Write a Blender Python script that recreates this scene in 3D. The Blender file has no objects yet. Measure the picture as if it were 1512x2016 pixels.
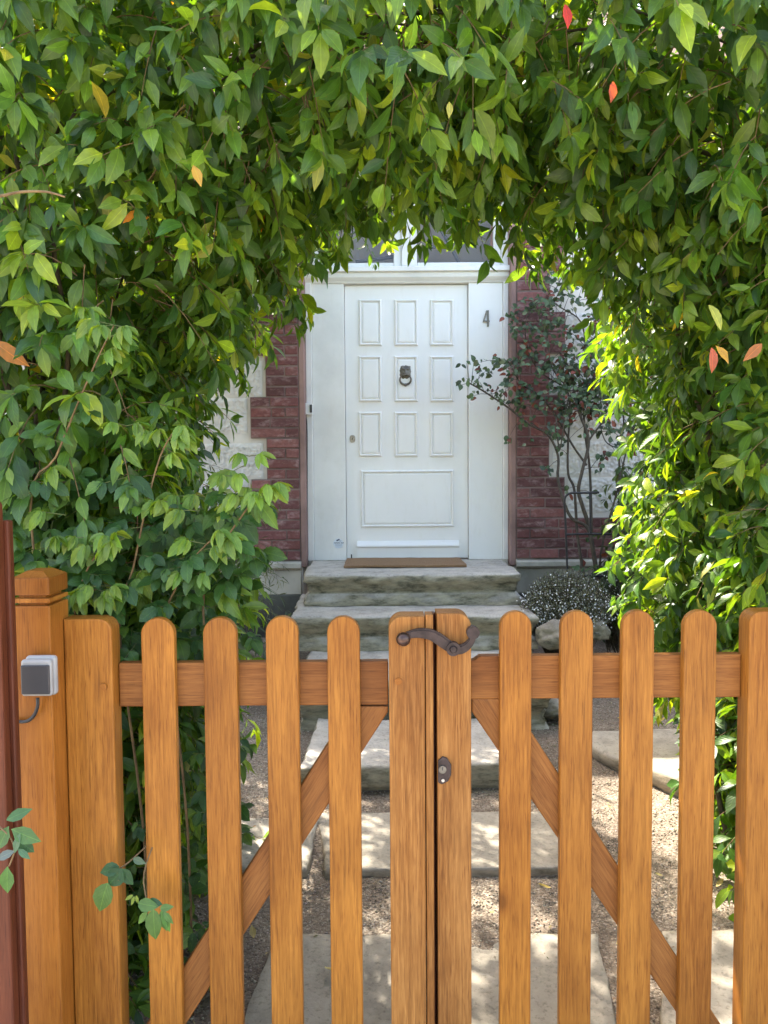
import bpy, bmesh, math, random
import numpy as np
from mathutils import Vector, Matrix, noise
R = math.radians
PI = math.pi
C = bpy.context.scene.collection
sc = bpy.context.scene
random.seed(4)

# ------------------------------------------------------------------ camera
FPX = 1500.0
EYE = 1.5
cam_d = bpy.data.cameras.new('camera')
cam = bpy.data.objects.new('camera', cam_d)
C.objects.link(cam)
CM = Matrix.Rotation(R(90 - 2.98), 3, 'X') @ Matrix.Rotation(R(-0.42), 3, 'Z')
cam.matrix_world = Matrix.Translation((0, 0, EYE)) @ CM.to_4x4()
cam_d.sensor_width = 36
cam_d.lens = FPX / 2016 * 36
cam_d.clip_start = 0.05
cam_d.clip_end = 400
sc.camera = cam


def at(px, py, Y):
    d = CM @ Vector(((px - 756) / FPX, (1008 - py) / FPX, -1))
    return Vector((0, 0, EYE)) + d * (Y / d.y)


# ------------------------------------------------------------------ sky and sun
AZ, EL = 35.0, 54.0            # sun behind the house, to the left
w = bpy.data.worlds.new('World')
sc.world = w
w.use_nodes = True
nt = w.node_tree
sky = nt.nodes.new('ShaderNodeTexSky')
sky.sky_type = 'NISHITA'
sky.sun_disc = False
sky.sun_elevation = R(EL)
sky.sun_rotation = R(-AZ)
sky.air_density = 1.0
sky.dust_density = 3.0
bg = nt.nodes['Background']
bg.inputs['Strength'].default_value = 0.15
wt = nt.nodes.new('ShaderNodeMix'); wt.data_type = 'RGBA'; wt.blend_type = 'MULTIPLY'; wt.inputs[0].default_value = 1
wt.inputs[7].default_value = (1.0, .92, .85, 1)          # thin bright summer haze takes the blue out of the sky
nt.links.new(sky.outputs[0], wt.inputs[6]); nt.links.new(wt.outputs[2], bg.inputs['Color'])
sd = bpy.data.lights.new('sun', 'SUN')
sd.energy = 2.5
sd.angle = R(0.5)
sd.color = (1.0, 0.93, 0.82)
sun = bpy.data.objects.new('sun', sd)
C.objects.link(sun)
SUNV = Vector((-math.sin(R(AZ)) * math.cos(R(EL)), math.cos(R(AZ)) * math.cos(R(EL)), math.sin(R(EL))))
sun.rotation_euler = SUNV.to_track_quat('Z', 'Y').to_euler()
sun.location = (-3, 8, 9)
sc.view_settings.view_transform = 'Standard'
sc.view_settings.look = 'None'
sc.view_settings.exposure = 2.85
sc.view_settings.gamma = 1
sc.cycles.max_bounces = 8
sc.cycles.diffuse_bounces = 5
sc.cycles.transmission_bounces = 6
sc.cycles.transparent_max_bounces = 8


# ------------------------------------------------------------------ helpers
def tag(o, label=None, cat=None, group=None, kind=None):
    if label: o['label'] = label
    if cat: o['category'] = cat
    if group: o['group'] = group
    if kind: o['kind'] = kind
    return o


def empty(name, loc, label, cat, group=None):
    o = bpy.data.objects.new(name, None)
    C.objects.link(o)
    o.location = loc
    o.empty_display_size = 0.1
    return tag(o, label, cat, group)


def world_of(o):
    if o.parent is None: return o.matrix_basis.copy()
    return world_of(o.parent) @ o.matrix_parent_inverse @ o.matrix_basis


def link(name, me, m, parent=None, smooth=False):
    o = bpy.data.objects.new(name, me)
    C.objects.link(o)
    if m is not None:
        me.materials.append(m)
    if parent is not None:
        o.parent = parent
        o.matrix_parent_inverse = world_of(parent).inverted()
    if smooth:
        for p in me.polygons: p.use_smooth = True
    return o


def own_origin(o, p):
    """move the origin of a top-level mesh to p"""
    o.data.transform(Matrix.Translation(-Vector(p)))
    o.location = p
    return o


def bm_obj(name, bm, m, parent=None, smooth=False, grain=None):
    me = bpy.data.meshes.new(name)
    bmesh.ops.recalc_face_normals(bm, faces=bm.faces)
    bm.to_mesh(me)
    bm.free()
    if grain is not None:
        add_grain(me, grain)
    return link(name, me, m, parent, smooth)


GR = random.Random(99)


def add_grain(me, axis):
    """store coordinates whose z runs along the wood grain"""
    a = Vector(axis).normalized()
    b = a.orthogonal().normalized()
    c = a.cross(b)
    off = Vector((GR.uniform(-40, 40), GR.uniform(-40, 40), GR.uniform(-40, 40)))
    at_ = me.attributes.new('gc', 'FLOAT_VECTOR', 'POINT')
    for i, v in enumerate(me.vertices):
        at_.data[i].vector = Vector((v.co.dot(b), v.co.dot(c), v.co.dot(a))) + off


def add_box(bm, x0, x1, y0, y1, z0, z1, bev=0.0, seg=1):
    r = bmesh.ops.create_cube(bm, size=1)
    vs = r['verts']
    for v in vs:
        v.co = Vector((x0 + (v.co.x + .5) * (x1 - x0), y0 + (v.co.y + .5) * (y1 - y0), z0 + (v.co.z + .5) * (z1 - z0)))
    if bev:
        es = list({e for v in vs for e in v.link_edges})
        bmesh.ops.bevel(bm, geom=es, offset=bev, segments=seg, affect='EDGES', profile=0.5)


def box(name, x0, x1, y0, y1, z0, z1, m, parent=None, bev=0.0, seg=1, grain=None):
    bm = bmesh.new()
    add_box(bm, x0, x1, y0, y1, z0, z1, bev, seg)
    return bm_obj(name, bm, m, parent, grain=grain)


def add_prism(bm, pts, y0, y1, bev=0.0, seg=2):
    """outline in XZ pushed along Y, edges softened"""
    vs = [bm.verts.new((x, y0, z)) for x, z in pts]
    f = bm.faces.new(vs)
    r = bmesh.ops.extrude_face_region(bm, geom=[f])
    nv = [g for g in r['geom'] if isinstance(g, bmesh.types.BMVert)]
    for v in nv: v.co.y = y1
    if bev:
        allv = set(vs) | set(nv)
        es = [e for e in {e for v in allv for e in v.link_edges} if abs(e.verts[0].co.y - e.verts[1].co.y) < 1e-6]
        bmesh.ops.bevel(bm, geom=es, offset=bev, segments=seg, affect='EDGES', profile=0.5)


def add_tube(bm, pts, r, n=8, cap=True):
    """tube through points, r may be a list"""
    pts = [Vector(p) for p in pts]
    if not hasattr(r, '__len__'): r = [r] * len(pts)
    rings = []
    prev = None
    for i, p in enumerate(pts):
        t = (pts[min(i + 1, len(pts) - 1)] - pts[max(i - 1, 0)])
        if t.length < 1e-9: t = Vector((0, 0, 1))
        t.normalize()
        if prev is None:
            u = t.orthogonal().normalized()
        else:
            u = prev - t * prev.dot(t)
            u = u.normalized() if u.length > 1e-6 else t.orthogonal().normalized()
        prev = u
        v = t.cross(u)
        rings.append([bm.verts.new(p + (u * math.cos(2 * PI * k / n) + v * math.sin(2 * PI * k / n)) * r[i]) for k in range(n)])
    for a, b in zip(rings[:-1], rings[1:]):
        for k in range(n):
            bm.faces.new((a[k], a[(k + 1) % n], b[(k + 1) % n], b[k]))
    if cap:
        bm.faces.new(rings[0][::-1])
        bm.faces.new(rings[-1])


def add_cyl_y(bm, x, z, y0, y1, r, n=24, r2=None, bev=0):
    r2 = r if r2 is None else r2
    a = [bm.verts.new((x + r * math.cos(2 * PI * k / n), y0, z + r * math.sin(2 * PI * k / n))) for k in range(n)]
    b = [bm.verts.new((x + r2 * math.cos(2 * PI * k / n), y1, z + r2 * math.sin(2 * PI * k / n))) for k in range(n)]
    for k in range(n):
        bm.faces.new((a[k], a[(k + 1) % n], b[(k + 1) % n], b[k]))
    bm.faces.new(a[::-1]); bm.faces.new(b)


def smooth_path(pts, sub=5):
    pts = [Vector(p) for p in pts]
    out = []
    n = len(pts)
    for i in range(n - 1):
        p0, p1, p2, p3 = pts[max(i - 1, 0)], pts[i], pts[i + 1], pts[min(i + 2, n - 1)]
        for k in range(sub):
            t = k / sub
            out.append(0.5 * ((2 * p1) + (p2 - p0) * t + (2 * p0 - 5 * p1 + 4 * p2 - p3) * t * t + (3 * p1 - p0 - 3 * p2 + p3) * t ** 3))
    out.append(pts[-1])
    return out


# ------------------------------------------------------------------ materials
def mat(name):
    m = bpy.data.materials.new(name)
    m.use_nodes = True
    n = m.node_tree
    return m, n, n.nodes['Principled BSDF'], n.nodes.new, n.links.new


def ramp(n, fac, stops):
    r = n.nodes.new('ShaderNodeValToRGB')
    e = r.color_ramp.elements
    while len(e) < len(stops): e.new(0.5)
    for i, (p, c) in enumerate(stops):
        e[i].position = p
        e[i].color = (*c, 1) if len(c) == 3 else c
    n.links.new(fac, r.inputs[0])
    return r.outputs[0]


def mapping(n, vec, scale=(1, 1, 1)):
    mp = n.nodes.new('ShaderNodeMapping')
    mp.inputs['Scale'].default_value = scale
    n.links.new(vec, mp.inputs['Vector'])
    return mp.outputs[0]


def ntex(n, vec, scale, detail=4, rough=.55, dist=0):
    t = n.nodes.new('ShaderNodeTexNoise')
    t.inputs['Scale'].default_value = scale
    t.inputs['Detail'].default_value = detail
    t.inputs['Roughness'].default_value = rough
    t.inputs['Distortion'].default_value = dist
    n.links.new(vec, t.inputs['Vector'])
    return t.outputs[0]


def mix(n, a, b, fac, mode='MIX'):
    x = n.nodes.new('ShaderNodeMix')
    x.data_type = 'RGBA'
    x.blend_type = mode
    for i, v in ((6, a), (7, b), (0, fac)):
        if isinstance(v, (int, float)): x.inputs[i].default_value = v
        elif isinstance(v, tuple): x.inputs[i].default_value = (*v, 1) if len(v) == 3 else v
        else: n.links.new(v, x.inputs[i])
    return x.outputs[2]


def bump(n, h, strength, dist=0.01, prev=None):
    b = n.nodes.new('ShaderNodeBump')
    b.inputs['Strength'].default_value = strength
    b.inputs['Distance'].default_value = dist
    n.links.new(h, b.inputs['Height'])
    if prev is not None: n.links.new(prev, b.inputs['Normal'])
    return b.outputs[0]


def geo_pos(n):
    return n.nodes.new('ShaderNodeNewGeometry').outputs['Position']


def wood(name, dark, mid, light, rough=.42):
    m, n, p, N, L = mat(name)
    a = N('ShaderNodeAttribute'); a.attribute_name = 'gc'
    v = a.outputs['Vector']
    broad = ntex(n, mapping(n, v, (1, 1, .12)), 14, 3, .5, .6)
    fine = ntex(n, mapping(n, v, (1, 1, .045)), 230, 5, .65, .3)
    blot = ntex(n, mapping(n, v, (1, 1, .5)), 5, 4, .6)
    c = ramp(n, fine, [(.30, dark), (.47, mid), (.72, light)])
    c2 = ramp(n, broad, [(.3, mid), (.7, light)])
    c = mix(n, c, c2, .45)
    bl = ramp(n, blot, [(.32, (.62, .55, .5)), (.55, (1, 1, 1)), (.75, (1.12, 1.1, 1.05))])
    c = mix(n, c, bl, .75, 'MULTIPLY')
    oi = N('ShaderNodeObjectInfo')
    c = mix(n, c, ramp(n, oi.outputs['Random'], [(0, (.84, .80, .76)), (.5, (1, 1, 1)), (1, (1.12, 1.10, 1.02))]), .9, 'MULTIPLY')
    vk = N('ShaderNodeTexVoronoi'); vk.inputs['Scale'].default_value = 4.5; vk.inputs['Randomness'].default_value = 1
    L(mapping(n, v, (1, 1, .55)), vk.inputs['Vector'])
    c = mix(n, c, ramp(n, vk.outputs['Distance'], [(.03, (.38, .30, .26)), (.07, (.8, .74, .7)), (.12, (1, 1, 1))]), .8, 'MULTIPLY')
    pores = ntex(n, mapping(n, v, (1, 1, .05)), 420, 2, .5)
    pr = ramp(n, pores, [(.60, (1, 1, 1)), (.70, (.55, .45, .4))])
    c = mix(n, c, pr, .7, 'MULTIPLY')
    L(c, p.inputs['Base Color'])
    p.inputs['Roughness'].default_value = rough
    p.inputs['Specular IOR Level'].default_value = .24
    L(bump(n, fine, .25, .002), p.inputs['Normal'])
    return m


M = {}
M['wood'] = wood('oiled orange hardwood', (.10, .029, .006), (.30, .103, .014), (.54, .222, .036))
M['wood_rail'] = wood('weathered orange hardwood', (.10, .031, .008), (.25, .088, .018), (.40, .165, .042), .55)
M['wood_post'] = wood('varnished post wood', (.16, .048, .008), (.32, .106, .015), (.45, .175, .030), .36)
M['wood_red'] = wood('red brown stained wood', (.045, .011, .005), (.10, .024, .010), (.17, .048, .020), .45)
M['wood_worn'] = wood('worn orange hardwood', (.08, .025, .006), (.25, .088, .015), (.52, .24, .065), .6)


def paint(name, col, rough=.4, var=.06, bscale=60, bstr=.05):
    m, n, p, N, L = mat(name)
    pos = geo_pos(n)
    f = ntex(n, pos, 3, 5, .6)
    g = ntex(n, mapping(n, pos, (1, 1, .3)), 22, 4, .6)
    a = tuple(max(0, c * (1 - var * 1.6)) for c in col)
    b = tuple(min(1, c * (1 + var * .5)) for c in col)
    c = ramp(n, f, [(.35, a), (.62, b)])
    c = mix(n, c, ramp(n, g, [(.30, (.92, .90, .86)), (.45, (1, 1, 1))]), .3, 'MULTIPLY')
    L(c, p.inputs['Base Color'])
    p.inputs['Roughness'].default_value = rough
    L(bump(n, ntex(n, pos, bscale, 3), bstr, .003), p.inputs['Normal'])
    return m


M['door_paint'] = paint('white door paint', (.86, .84, .80), .34, .015)
M['frame_paint'] = paint('aged cream white paint', (.82, .80, .755), .45, .06, 40, .12)
M['wall_white'] = paint('cream limewash', (.70, .66, .60), .85, .14, 90, .35)
M['rough'] = paint('white roughcast', (.74, .71, .67), .9, .10, 160, .6)
M['plinth'] = paint('cream stone plinth', (.50, .46, .38), .8, .25, 50, .4)
M['dark_base'] = paint('dark weathered cement base', (.085, .085, .072), .85, .4, 60, .5)
M['reveal'] = paint('faded pink painted reveal', (.33, .20, .17), .8, .2, 60, .4)
M['mortar'] = paint('red tinted mortar', (.23, .16, .14), .9, .3, 120, .5)
M['plastic_white'] = paint('weathered white plastic', (.50, .47, .43), .5, .2, 80, .3)
M['dark_glass'] = paint('dark grey plastic', (.065, .06, .06), .35, .05)
M['sticker'] = paint('sticker film', (.74, .78, .82), .35, .02)
M['ink'] = paint('dark blue ink', (.05, .06, .12), .5, .02)
M['ink_pale'] = paint('faded blue grey ink', (.40, .45, .55), .5, .02)
M['roof'] = paint('brown roof tiles', (.16, .08, .05), .8, .3, 30, .6)
M['interior'] = paint('dim room plaster', (.25, .23, .21), .9, .1)
M['fabric'] = paint('grey brown slatted blind', (.66, .60, .57), .9, .08, 200, .4)
M['rib'] = paint('dark blind rib', (.075, .065, .065), .8, .05)


def metal(name, col, rough, metallic=.8):
    m, n, p, N, L = mat(name)
    pos = geo_pos(n)
    c = ramp(n, ntex(n, pos, 45, 5, .6), [(.35, tuple(x * .6 for x in col)), (.65, tuple(min(1, x * 1.35) for x in col))])
    L(c, p.inputs['Base Color'])
    p.inputs['Metallic'].default_value = metallic
    p.inputs['Roughness'].default_value = rough
    L(bump(n, ntex(n, pos, 220, 3), .2, .001), p.inputs['Normal'])
    return m


M['iron'] = metal('brown patinated iron', (.055, .037, .032), .48, .5)
M['knob'] = metal('polished bronze knob', (.10, .06, .045), .28, .7)
M['bronze'] = metal('dull bronze', (.17, .15, .12), .45, .7)
M['brass'] = metal('steel lock', (.45, .42, .38), .35, .9)
M['rod'] = metal('dark painted rod', (.035, .032, .034), .5, .3)
M['cable'] = metal('black cable', (.03, .028, .027), .5, .0)


def brick_mat():
    m, n, p, N, L = mat('painted red brick')
    a = N('ShaderNodeAttribute'); a.attribute_name = 'col'
    pos = geo_pos(n)
    f = ntex(n, pos, 35, 5, .7)
    c = mix(n, a.outputs['Color'], ramp(n, f, [(.3, (.65, .62, .62)), (.6, (1.1, 1.1, 1.1))]), .8, 'MULTIPLY')
    dust = ntex(n, mapping(n, pos, (1, 1, 2)), 9, 6, .75)
    c = mix(n, c, (.44, .30, .28), ramp(n, dust, [(.50, (0, 0, 0)), (.72, (.75, .75, .75))]))
    L(c, p.inputs['Base Color'])
    p.inputs['Roughness'].default_value = .75
    L(bump(n, f, .6, .006), p.inputs['Normal'])
    return m


M['brick'] = brick_mat()


def stone(name, top, side, moss, scale=1.0, mossy=1.0):
    m, n, p, N, L = mat(name)
    g = N('ShaderNodeNewGeometry')
    pos = g.outputs['Position']
    f = ntex(n, pos, 7 * scale, 8, .7)
    speck = ntex(n, pos, 70 * scale, 4, .7)
    c = ramp(n, f, [(.30, tuple(x * .62 for x in top)), (.5, top), (.72, tuple(min(1, x * 1.25) for x in top))])
    c = mix(n, c, ramp(n, speck, [(.33, (.45, .43, .40)), (.47, (1, 1, 1))]), .6, 'MULTIPLY')
    cs = ramp(n, ntex(n, mapping(n, pos, (1, 1, 3)), 9 * scale, 8, .7), [(.34, moss), (.5, side), (.68, tuple(min(1, x * 1.5) for x in side))])
    sep = N('ShaderNodeSeparateXYZ'); L(g.outputs['Normal'], sep.inputs[0])
    up = ramp(n, sep.outputs['Z'], [(.45, (0, 0, 0)), (.8, (1, 1, 1))])
    c = mix(n, cs, c, up) if mossy else c
    L(c, p.inputs['Base Color'])
    p.inputs['Roughness'].default_value = .85
    b = bump(n, f, .5, .012)
    L(bump(n, speck, .4, .004, b), p.inputs['Normal'])
    return m


M['step'] = stone('mossy limestone', (.44, .40, .34), (.27, .24, .165), (.085, .08, .05))
M['flag'] = stone('limestone flag', (.35, .31, .245), (.26, .21, .14), (.10, .08, .045))
M['rock'] = stone('garden rock', (.26, .23, .18), (.17, .15, .10), (.05, .045, .03))


def gravel_mat():
    m, n, p, N, L = mat('gravel and soil')
    pos = geo_pos(n)
    v = N('ShaderNodeTexVoronoi'); v.inputs['Scale'].default_value = 150
    L(pos, v.inputs['Vector'])
    sp = N('ShaderNodeSeparateColor'); L(v.outputs['Color'], sp.inputs[0])
    c = ramp(n, sp.outputs[0], [(0, (.14, .11, .08)), (.4, (.25, .195, .14)), (.75, (.32, .26, .19)), (1, (.44, .38, .30))])
    soil = ntex(n, pos, 2.2, 5, .6)
    c = mix(n, c, (.07, .047, .034), ramp(n, soil, [(.42, (.55, .55, .55)), (.62, (0, 0, 0))]))
    L(c, p.inputs['Base Color'])
    p.inputs['Roughness'].default_value = .95
    inv = N('ShaderNodeMath'); inv.operation = 'SUBTRACT'; inv.inputs[0].default_value = 1
    L(v.outputs['Distance'], inv.inputs[1])
    b = bump(n, inv.outputs[0], .8, .004)
    L(bump(n, ntex(n, pos, 30, 5), .5, .02, b), p.inputs['Normal'])
    return m


M['gravel'] = gravel_mat()


def vcol_mat(name, rough=.9, var=.3):
    m, n, p, N, L = mat(name)
    a = N('ShaderNodeAttribute'); a.attribute_name = 'col'
    L(a.outputs['Color'], p.inputs['Base Color'])
    p.inputs['Roughness'].default_value = rough
    return m


M['pebble'] = vcol_mat('pebbles')
M['petal'] = vcol_mat('white petals', .6)


def mat_coir():
    m, n, p, N, L = mat('coir')
    pos = geo_pos(n)
    f = ntex(n, pos, 260, 3, .7)
    L(ramp(n, f, [(.3, (.14, .075, .035)), (.6, (.34, .20, .10))]), p.inputs['Base Color'])
    p.inputs['Roughness'].default_value = 1
    L(bump(n, f, 1, .006), p.inputs['Normal'])
    return m


M['coir'] = mat_coir()


def leaf_mat(name, rough=.36, trans=.42, tint=(1.5, 1.55, .5), under=(.9, .85, .55)):
    m, n, p, N, L = mat(name)
    a = N('ShaderNodeAttribute'); a.attribute_name = 'col'
    u = N('ShaderNodeAttribute'); u.attribute_name = 'luv'
    s = N('ShaderNodeSeparateXYZ'); L(u.outputs['Vector'], s.inputs[0])
    ab = N('ShaderNodeMath'); ab.operation = 'ABSOLUTE'; L(s.outputs[0], ab.inputs[0])
    rib = ramp(n, ab.outputs[0], [(.0, (1.55, 1.5, 1.3)), (.07, (1.0, 1.0, 1.0)), (1, (1, 1, 1))])
    base = mix(n, a.outputs['Color'], rib, 1.0, 'MULTIPLY')
    pos = geo_pos(n)
    base = mix(n, base, ramp(n, ntex(n, pos, 60, 3), [(.3, (.8, .82, .8)), (.65, (1.12, 1.1, 1.05))]), .8, 'MULTIPLY')
    spots = ntex(n, pos, 240, 2, .5)
    base = mix(n, base, (.17, .10, .035), ramp(n, spots, [(.70, (0, 0, 0)), (.76, (.8, .8, .8))]))
    g = N('ShaderNodeNewGeometry')
    und = mix(n, base, mix(n, base, (1.5, 1.25, .9), 1.0, 'MULTIPLY'), g.outputs['Backfacing'])
    L(und, p.inputs['Base Color'])
    p.inputs['Roughness'].default_value = rough
    p.inputs['Specular IOR Level'].default_value = .5
    # side veins: a gentle wave over the blade
    wv = N('ShaderNodeMath'); wv.operation = 'MULTIPLY'; wv.inputs[1].default_value = 46
    sm = N('ShaderNodeMath'); sm.operation = 'SUBTRACT'
    hm = N('ShaderNodeMath'); hm.operation = 'MULTIPLY'; hm.inputs[1].default_value = .35
    L(ab.outputs[0], hm.inputs[0]); L(s.outputs[1], sm.inputs[0]); L(hm.outputs[0], sm.inputs[1]); L(sm.outputs[0], wv.inputs[0])
    sn = N('ShaderNodeMath'); sn.operation = 'SINE'; L(wv.outputs[0], sn.inputs[0])
    L(bump(n, sn.outputs[0], .18, .001), p.inputs['Normal'])
    t = N('ShaderNodeBsdfTranslucent')
    L(mix(n, base, tint, 1.0, 'MULTIPLY'), t.inputs['Color'])
    ms = N('ShaderNodeMixShader'); ms.inputs[0].default_value = trans
    L(p.outputs[0], ms.inputs[1]); L(t.outputs[0], ms.inputs[2])
    L(ms.outputs[0], n.nodes['Material Output'].inputs['Surface'])
    return m


M['leaf'] = leaf_mat('hedge leaf', tint=(2.6, 2.3, .35))
M['rose_leaf'] = leaf_mat('rose leaf', .45, .35, (2.0, 1.9, .4))
M['dull_leaf'] = leaf_mat('dull grey green leaf', .55, .25, (1.4, 1.4, .6))
M['fallen'] = leaf_mat('fallen leaf', .6, .3, (1.3, 1.2, .7))


def bark_mat(name, a, b):
    m, n, p, N, L = mat(name)
    f = ntex(n, mapping(n, geo_pos(n), (1, 1, .3)), 60, 5, .7)
    L(ramp(n, f, [(.35, a), (.65, b)]), p.inputs['Base Color'])
    p.inputs['Roughness'].default_value = .85
    L(bump(n, f, .6, .004), p.inputs['Normal'])
    return m


M['bark'] = bark_mat('vine bark', (.045, .03, .02), (.13, .09, .06))
M['twig'] = bark_mat('young twig', (.12, .07, .03), (.26, .17, .07))
M['cane'] = bark_mat('rose cane', (.035, .028, .02), (.10, .075, .05))
M['green_stem'] = bark_mat('green stem', (.08, .10, .03), (.18, .2, .06))


def glass_mat():
    m, n, p, N, L = mat('window glass')
    t = N('ShaderNodeBsdfTransparent'); gl = N('ShaderNodeBsdfGlossy'); gl.inputs['Roughness'].default_value = .03
    lw = N('ShaderNodeLayerWeight'); lw.inputs[0].default_value = .25
    ms = N('ShaderNodeMixShader')
    L(ramp(n, lw.outputs['Fresnel'], [(0, (.015, .015, .015)), (1, (.35, .35, .35))]), ms.inputs[0])
    L(t.outputs[0], ms.inputs[1]); L(gl.outputs[0], ms.inputs[2])
    L(ms.outputs[0], n.nodes['Material Output'].inputs['Surface'])
    return m


M['glass'] = glass_mat()

# ------------------------------------------------------------------ leaf engine
rng = np.random.default_rng(12)


def nrm(a):
    return a / np.maximum(np.linalg.norm(a, axis=-1, keepdims=True), 1e-9)


class Leaves:
    def __init__(self, kind='plain'):
        if kind == 'plain':
            rows = [(.10, .16), (.30, .43), (.55, .5), (.78, .29)]
        elif kind == 'broad':
            rows = [(.08, .25), (.28, .50), (.52, .50), (.76, .30)]
        elif kind == 'serrate':
            rows = [(.06, .20), (.14, .36), (.20, .32), (.30, .48), (.36, .43), (.46, .52), (.52, .46), (.62, .47), (.68, .39), (.78, .34), (.84, .25), (.91, .16)]
        else:
            rows = [(.35, .4), (.75, .3)]
        V = [(0, 0, 0)]
        for y, x in rows:
            V += [(-x, y, 1), (0, y, 0), (x, y, 1)]
        V.append((0, 1, 0))
        self.V = np.array(V, float)
        F = [(0, 2, 1), (0, 3, 2)]
        for i in range(len(rows) - 1):
            a = 1 + 3 * i
            F += [(a, a + 1, a + 4, a + 3), (a + 1, a + 2, a + 5, a + 4)]
        a = 1 + 3 * (len(rows) - 1)
        e = len(V) - 1
        F += [(a, a + 1, e), (a + 1, a + 2, e)]
        self.F = F
        self.data = []

    def add(self, pos, dr, up, length, width, fold, curl, col):
        """all arrays over n leaves"""
        self.data.append((pos, dr, up, length, width, fold, curl, col))

    def build(self, name, m, parent=None):
        pos, dr, up, ln, wd, fold, curl, col = [np.concatenate([d[i] for d in self.data]) for i in range(8)]
        n = len(pos)
        V = self.V
        dr = nrm(dr)
        side = nrm(np.cross(dr, up))
        up = np.cross(side, dr)
        k = np.where(np.abs(curl) < .05, .05, curl)[:, None]
        t = V[None, :, 1]
        yy = np.sin(k * t) / k * ln[:, None]
        zz = -(1 - np.cos(k * t)) / k * ln[:, None]
        xx = V[None, :, 0] * wd[:, None]
        zz = zz + np.abs(xx) * fold[:, None]
        # wavy margin
        ph = rng.uniform(0, 6.28, n)[:, None]
        zz = zz + V[None, :, 2] * np.sin(t * 9 + ph + 2.0 * np.sign(V[None, :, 0])) * wd[:, None] * .055
        xx = xx * np.sqrt(np.maximum(.2, 1 - .3 * fold[:, None] ** 2))
        P = pos[:, None, :] + side[:, None, :] * xx[..., None] + dr[:, None, :] * yy[..., None] + up[:, None, :] * zz[..., None]
        nv = V.shape[0]
        sizes = np.array([len(f) for f in self.F])
        flat = np.concatenate([np.array(f) for f in self.F])
        loops = (flat[None, :] + (np.arange(n) * nv)[:, None]).ravel()
        tot = np.tile(sizes, n)
        start = np.concatenate([[0], np.cumsum(tot)[:-1]])
        me = bpy.data.meshes.new(name)
        me.vertices.add(n * nv)
        me.vertices.foreach_set('co', P.astype(np.float32).ravel())
        me.loops.add(len(loops))
        me.loops.foreach_set('vertex_index', loops.astype(np.int32))
        me.polygons.add(len(tot))
        me.polygons.foreach_set('loop_start', start.astype(np.int32))
        me.update(calc_edges=True)
        me.validate()
        me.polygons.foreach_set('use_smooth', np.ones(len(me.polygons), bool))
        ca = me.attributes.new('col', 'FLOAT_COLOR', 'POINT')
        cc = np.ones((n, nv, 4), np.float32)
        cc[..., :3] = col[:, None, :]
        ca.data.foreach_set('color', cc.ravel())
        ua = me.attributes.new('luv', 'FLOAT_VECTOR', 'POINT')
        uu = np.zeros((n, nv, 3), np.float32)
        uu[..., 0] = V[None, :, 0] * 2
        uu[..., 1] = V[None, :, 1]
        ua.data.foreach_set('vector', uu.ravel())
        return link(name, me, m, parent)


def tubes_np(name, paths, radii, m, parent=None, sides=4):
    """paths (n,k,3), radii (n,k): many thin twigs as one mesh"""
    n, k, _ = paths.shape
    T = np.empty_like(paths)
    T[:, 1:-1] = paths[:, 2:] - paths[:, :-2]
    T[:, 0] = paths[:, 1] - paths[:, 0]
    T[:, -1] = paths[:, -1] - paths[:, -2]
    T = nrm(T)
    ref = np.where(np.abs(T[..., 2:3]) > .9, np.array([1., 0, 0]), np.array([0, 0, 1.]))
    U = nrm(np.cross(T, ref))
    W = np.cross(T, U)
    an = np.arange(sides) * 2 * PI / sides
    P = paths[:, :, None, :] + (U[:, :, None, :] * np.cos(an)[None, None, :, None] + W[:, :, None, :] * np.sin(an)[None, None, :, None]) * radii[:, :, None, None]
    base = (np.arange(n) * k * sides)[:, None, None]
    i = np.arange(k - 1)[None, :, None] * sides
    j = np.arange(sides)[None, None, :]
    j2 = (j + 1) % sides
    f = np.stack([base + i + j, base + i + j2, base + i + sides + j2, base + i + sides + j], -1).reshape(-1)
    me = bpy.data.meshes.new(name)
    me.vertices.add(n * k * sides)
    me.vertices.foreach_set('co', P.astype(np.float32).ravel())
    me.loops.add(len(f)); me.loops.foreach_set('vertex_index', f.astype(np.int32))
    me.polygons.add(len(f) // 4)
    me.polygons.foreach_set('loop_start', (np.arange(len(f) // 4) * 4).astype(np.int32))
    me.update(calc_edges=True); me.validate()
    return link(name, me, m, parent)


def palette(n, cols, wts, jit=.18):
    cols = np.array(cols); wts = np.array(wts, float); wts /= wts.sum()
    i = rng.choice(len(cols), n, p=wts)
    c = cols[i] * rng.uniform(1 - jit, 1 + jit, (n, 1)) * rng.uniform(1 - jit * .4, 1 + jit * .4, (n, 3))
    return np.clip(c, 0, 1)


# ------------------------------------------------------------------ ground
def gz(y):
    """height of the garden ground at depth y"""
    return 0.05 + max(0, min(y, 5.6) - 1.65) * 0.0645 if y > 1.65 else 0.05


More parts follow.
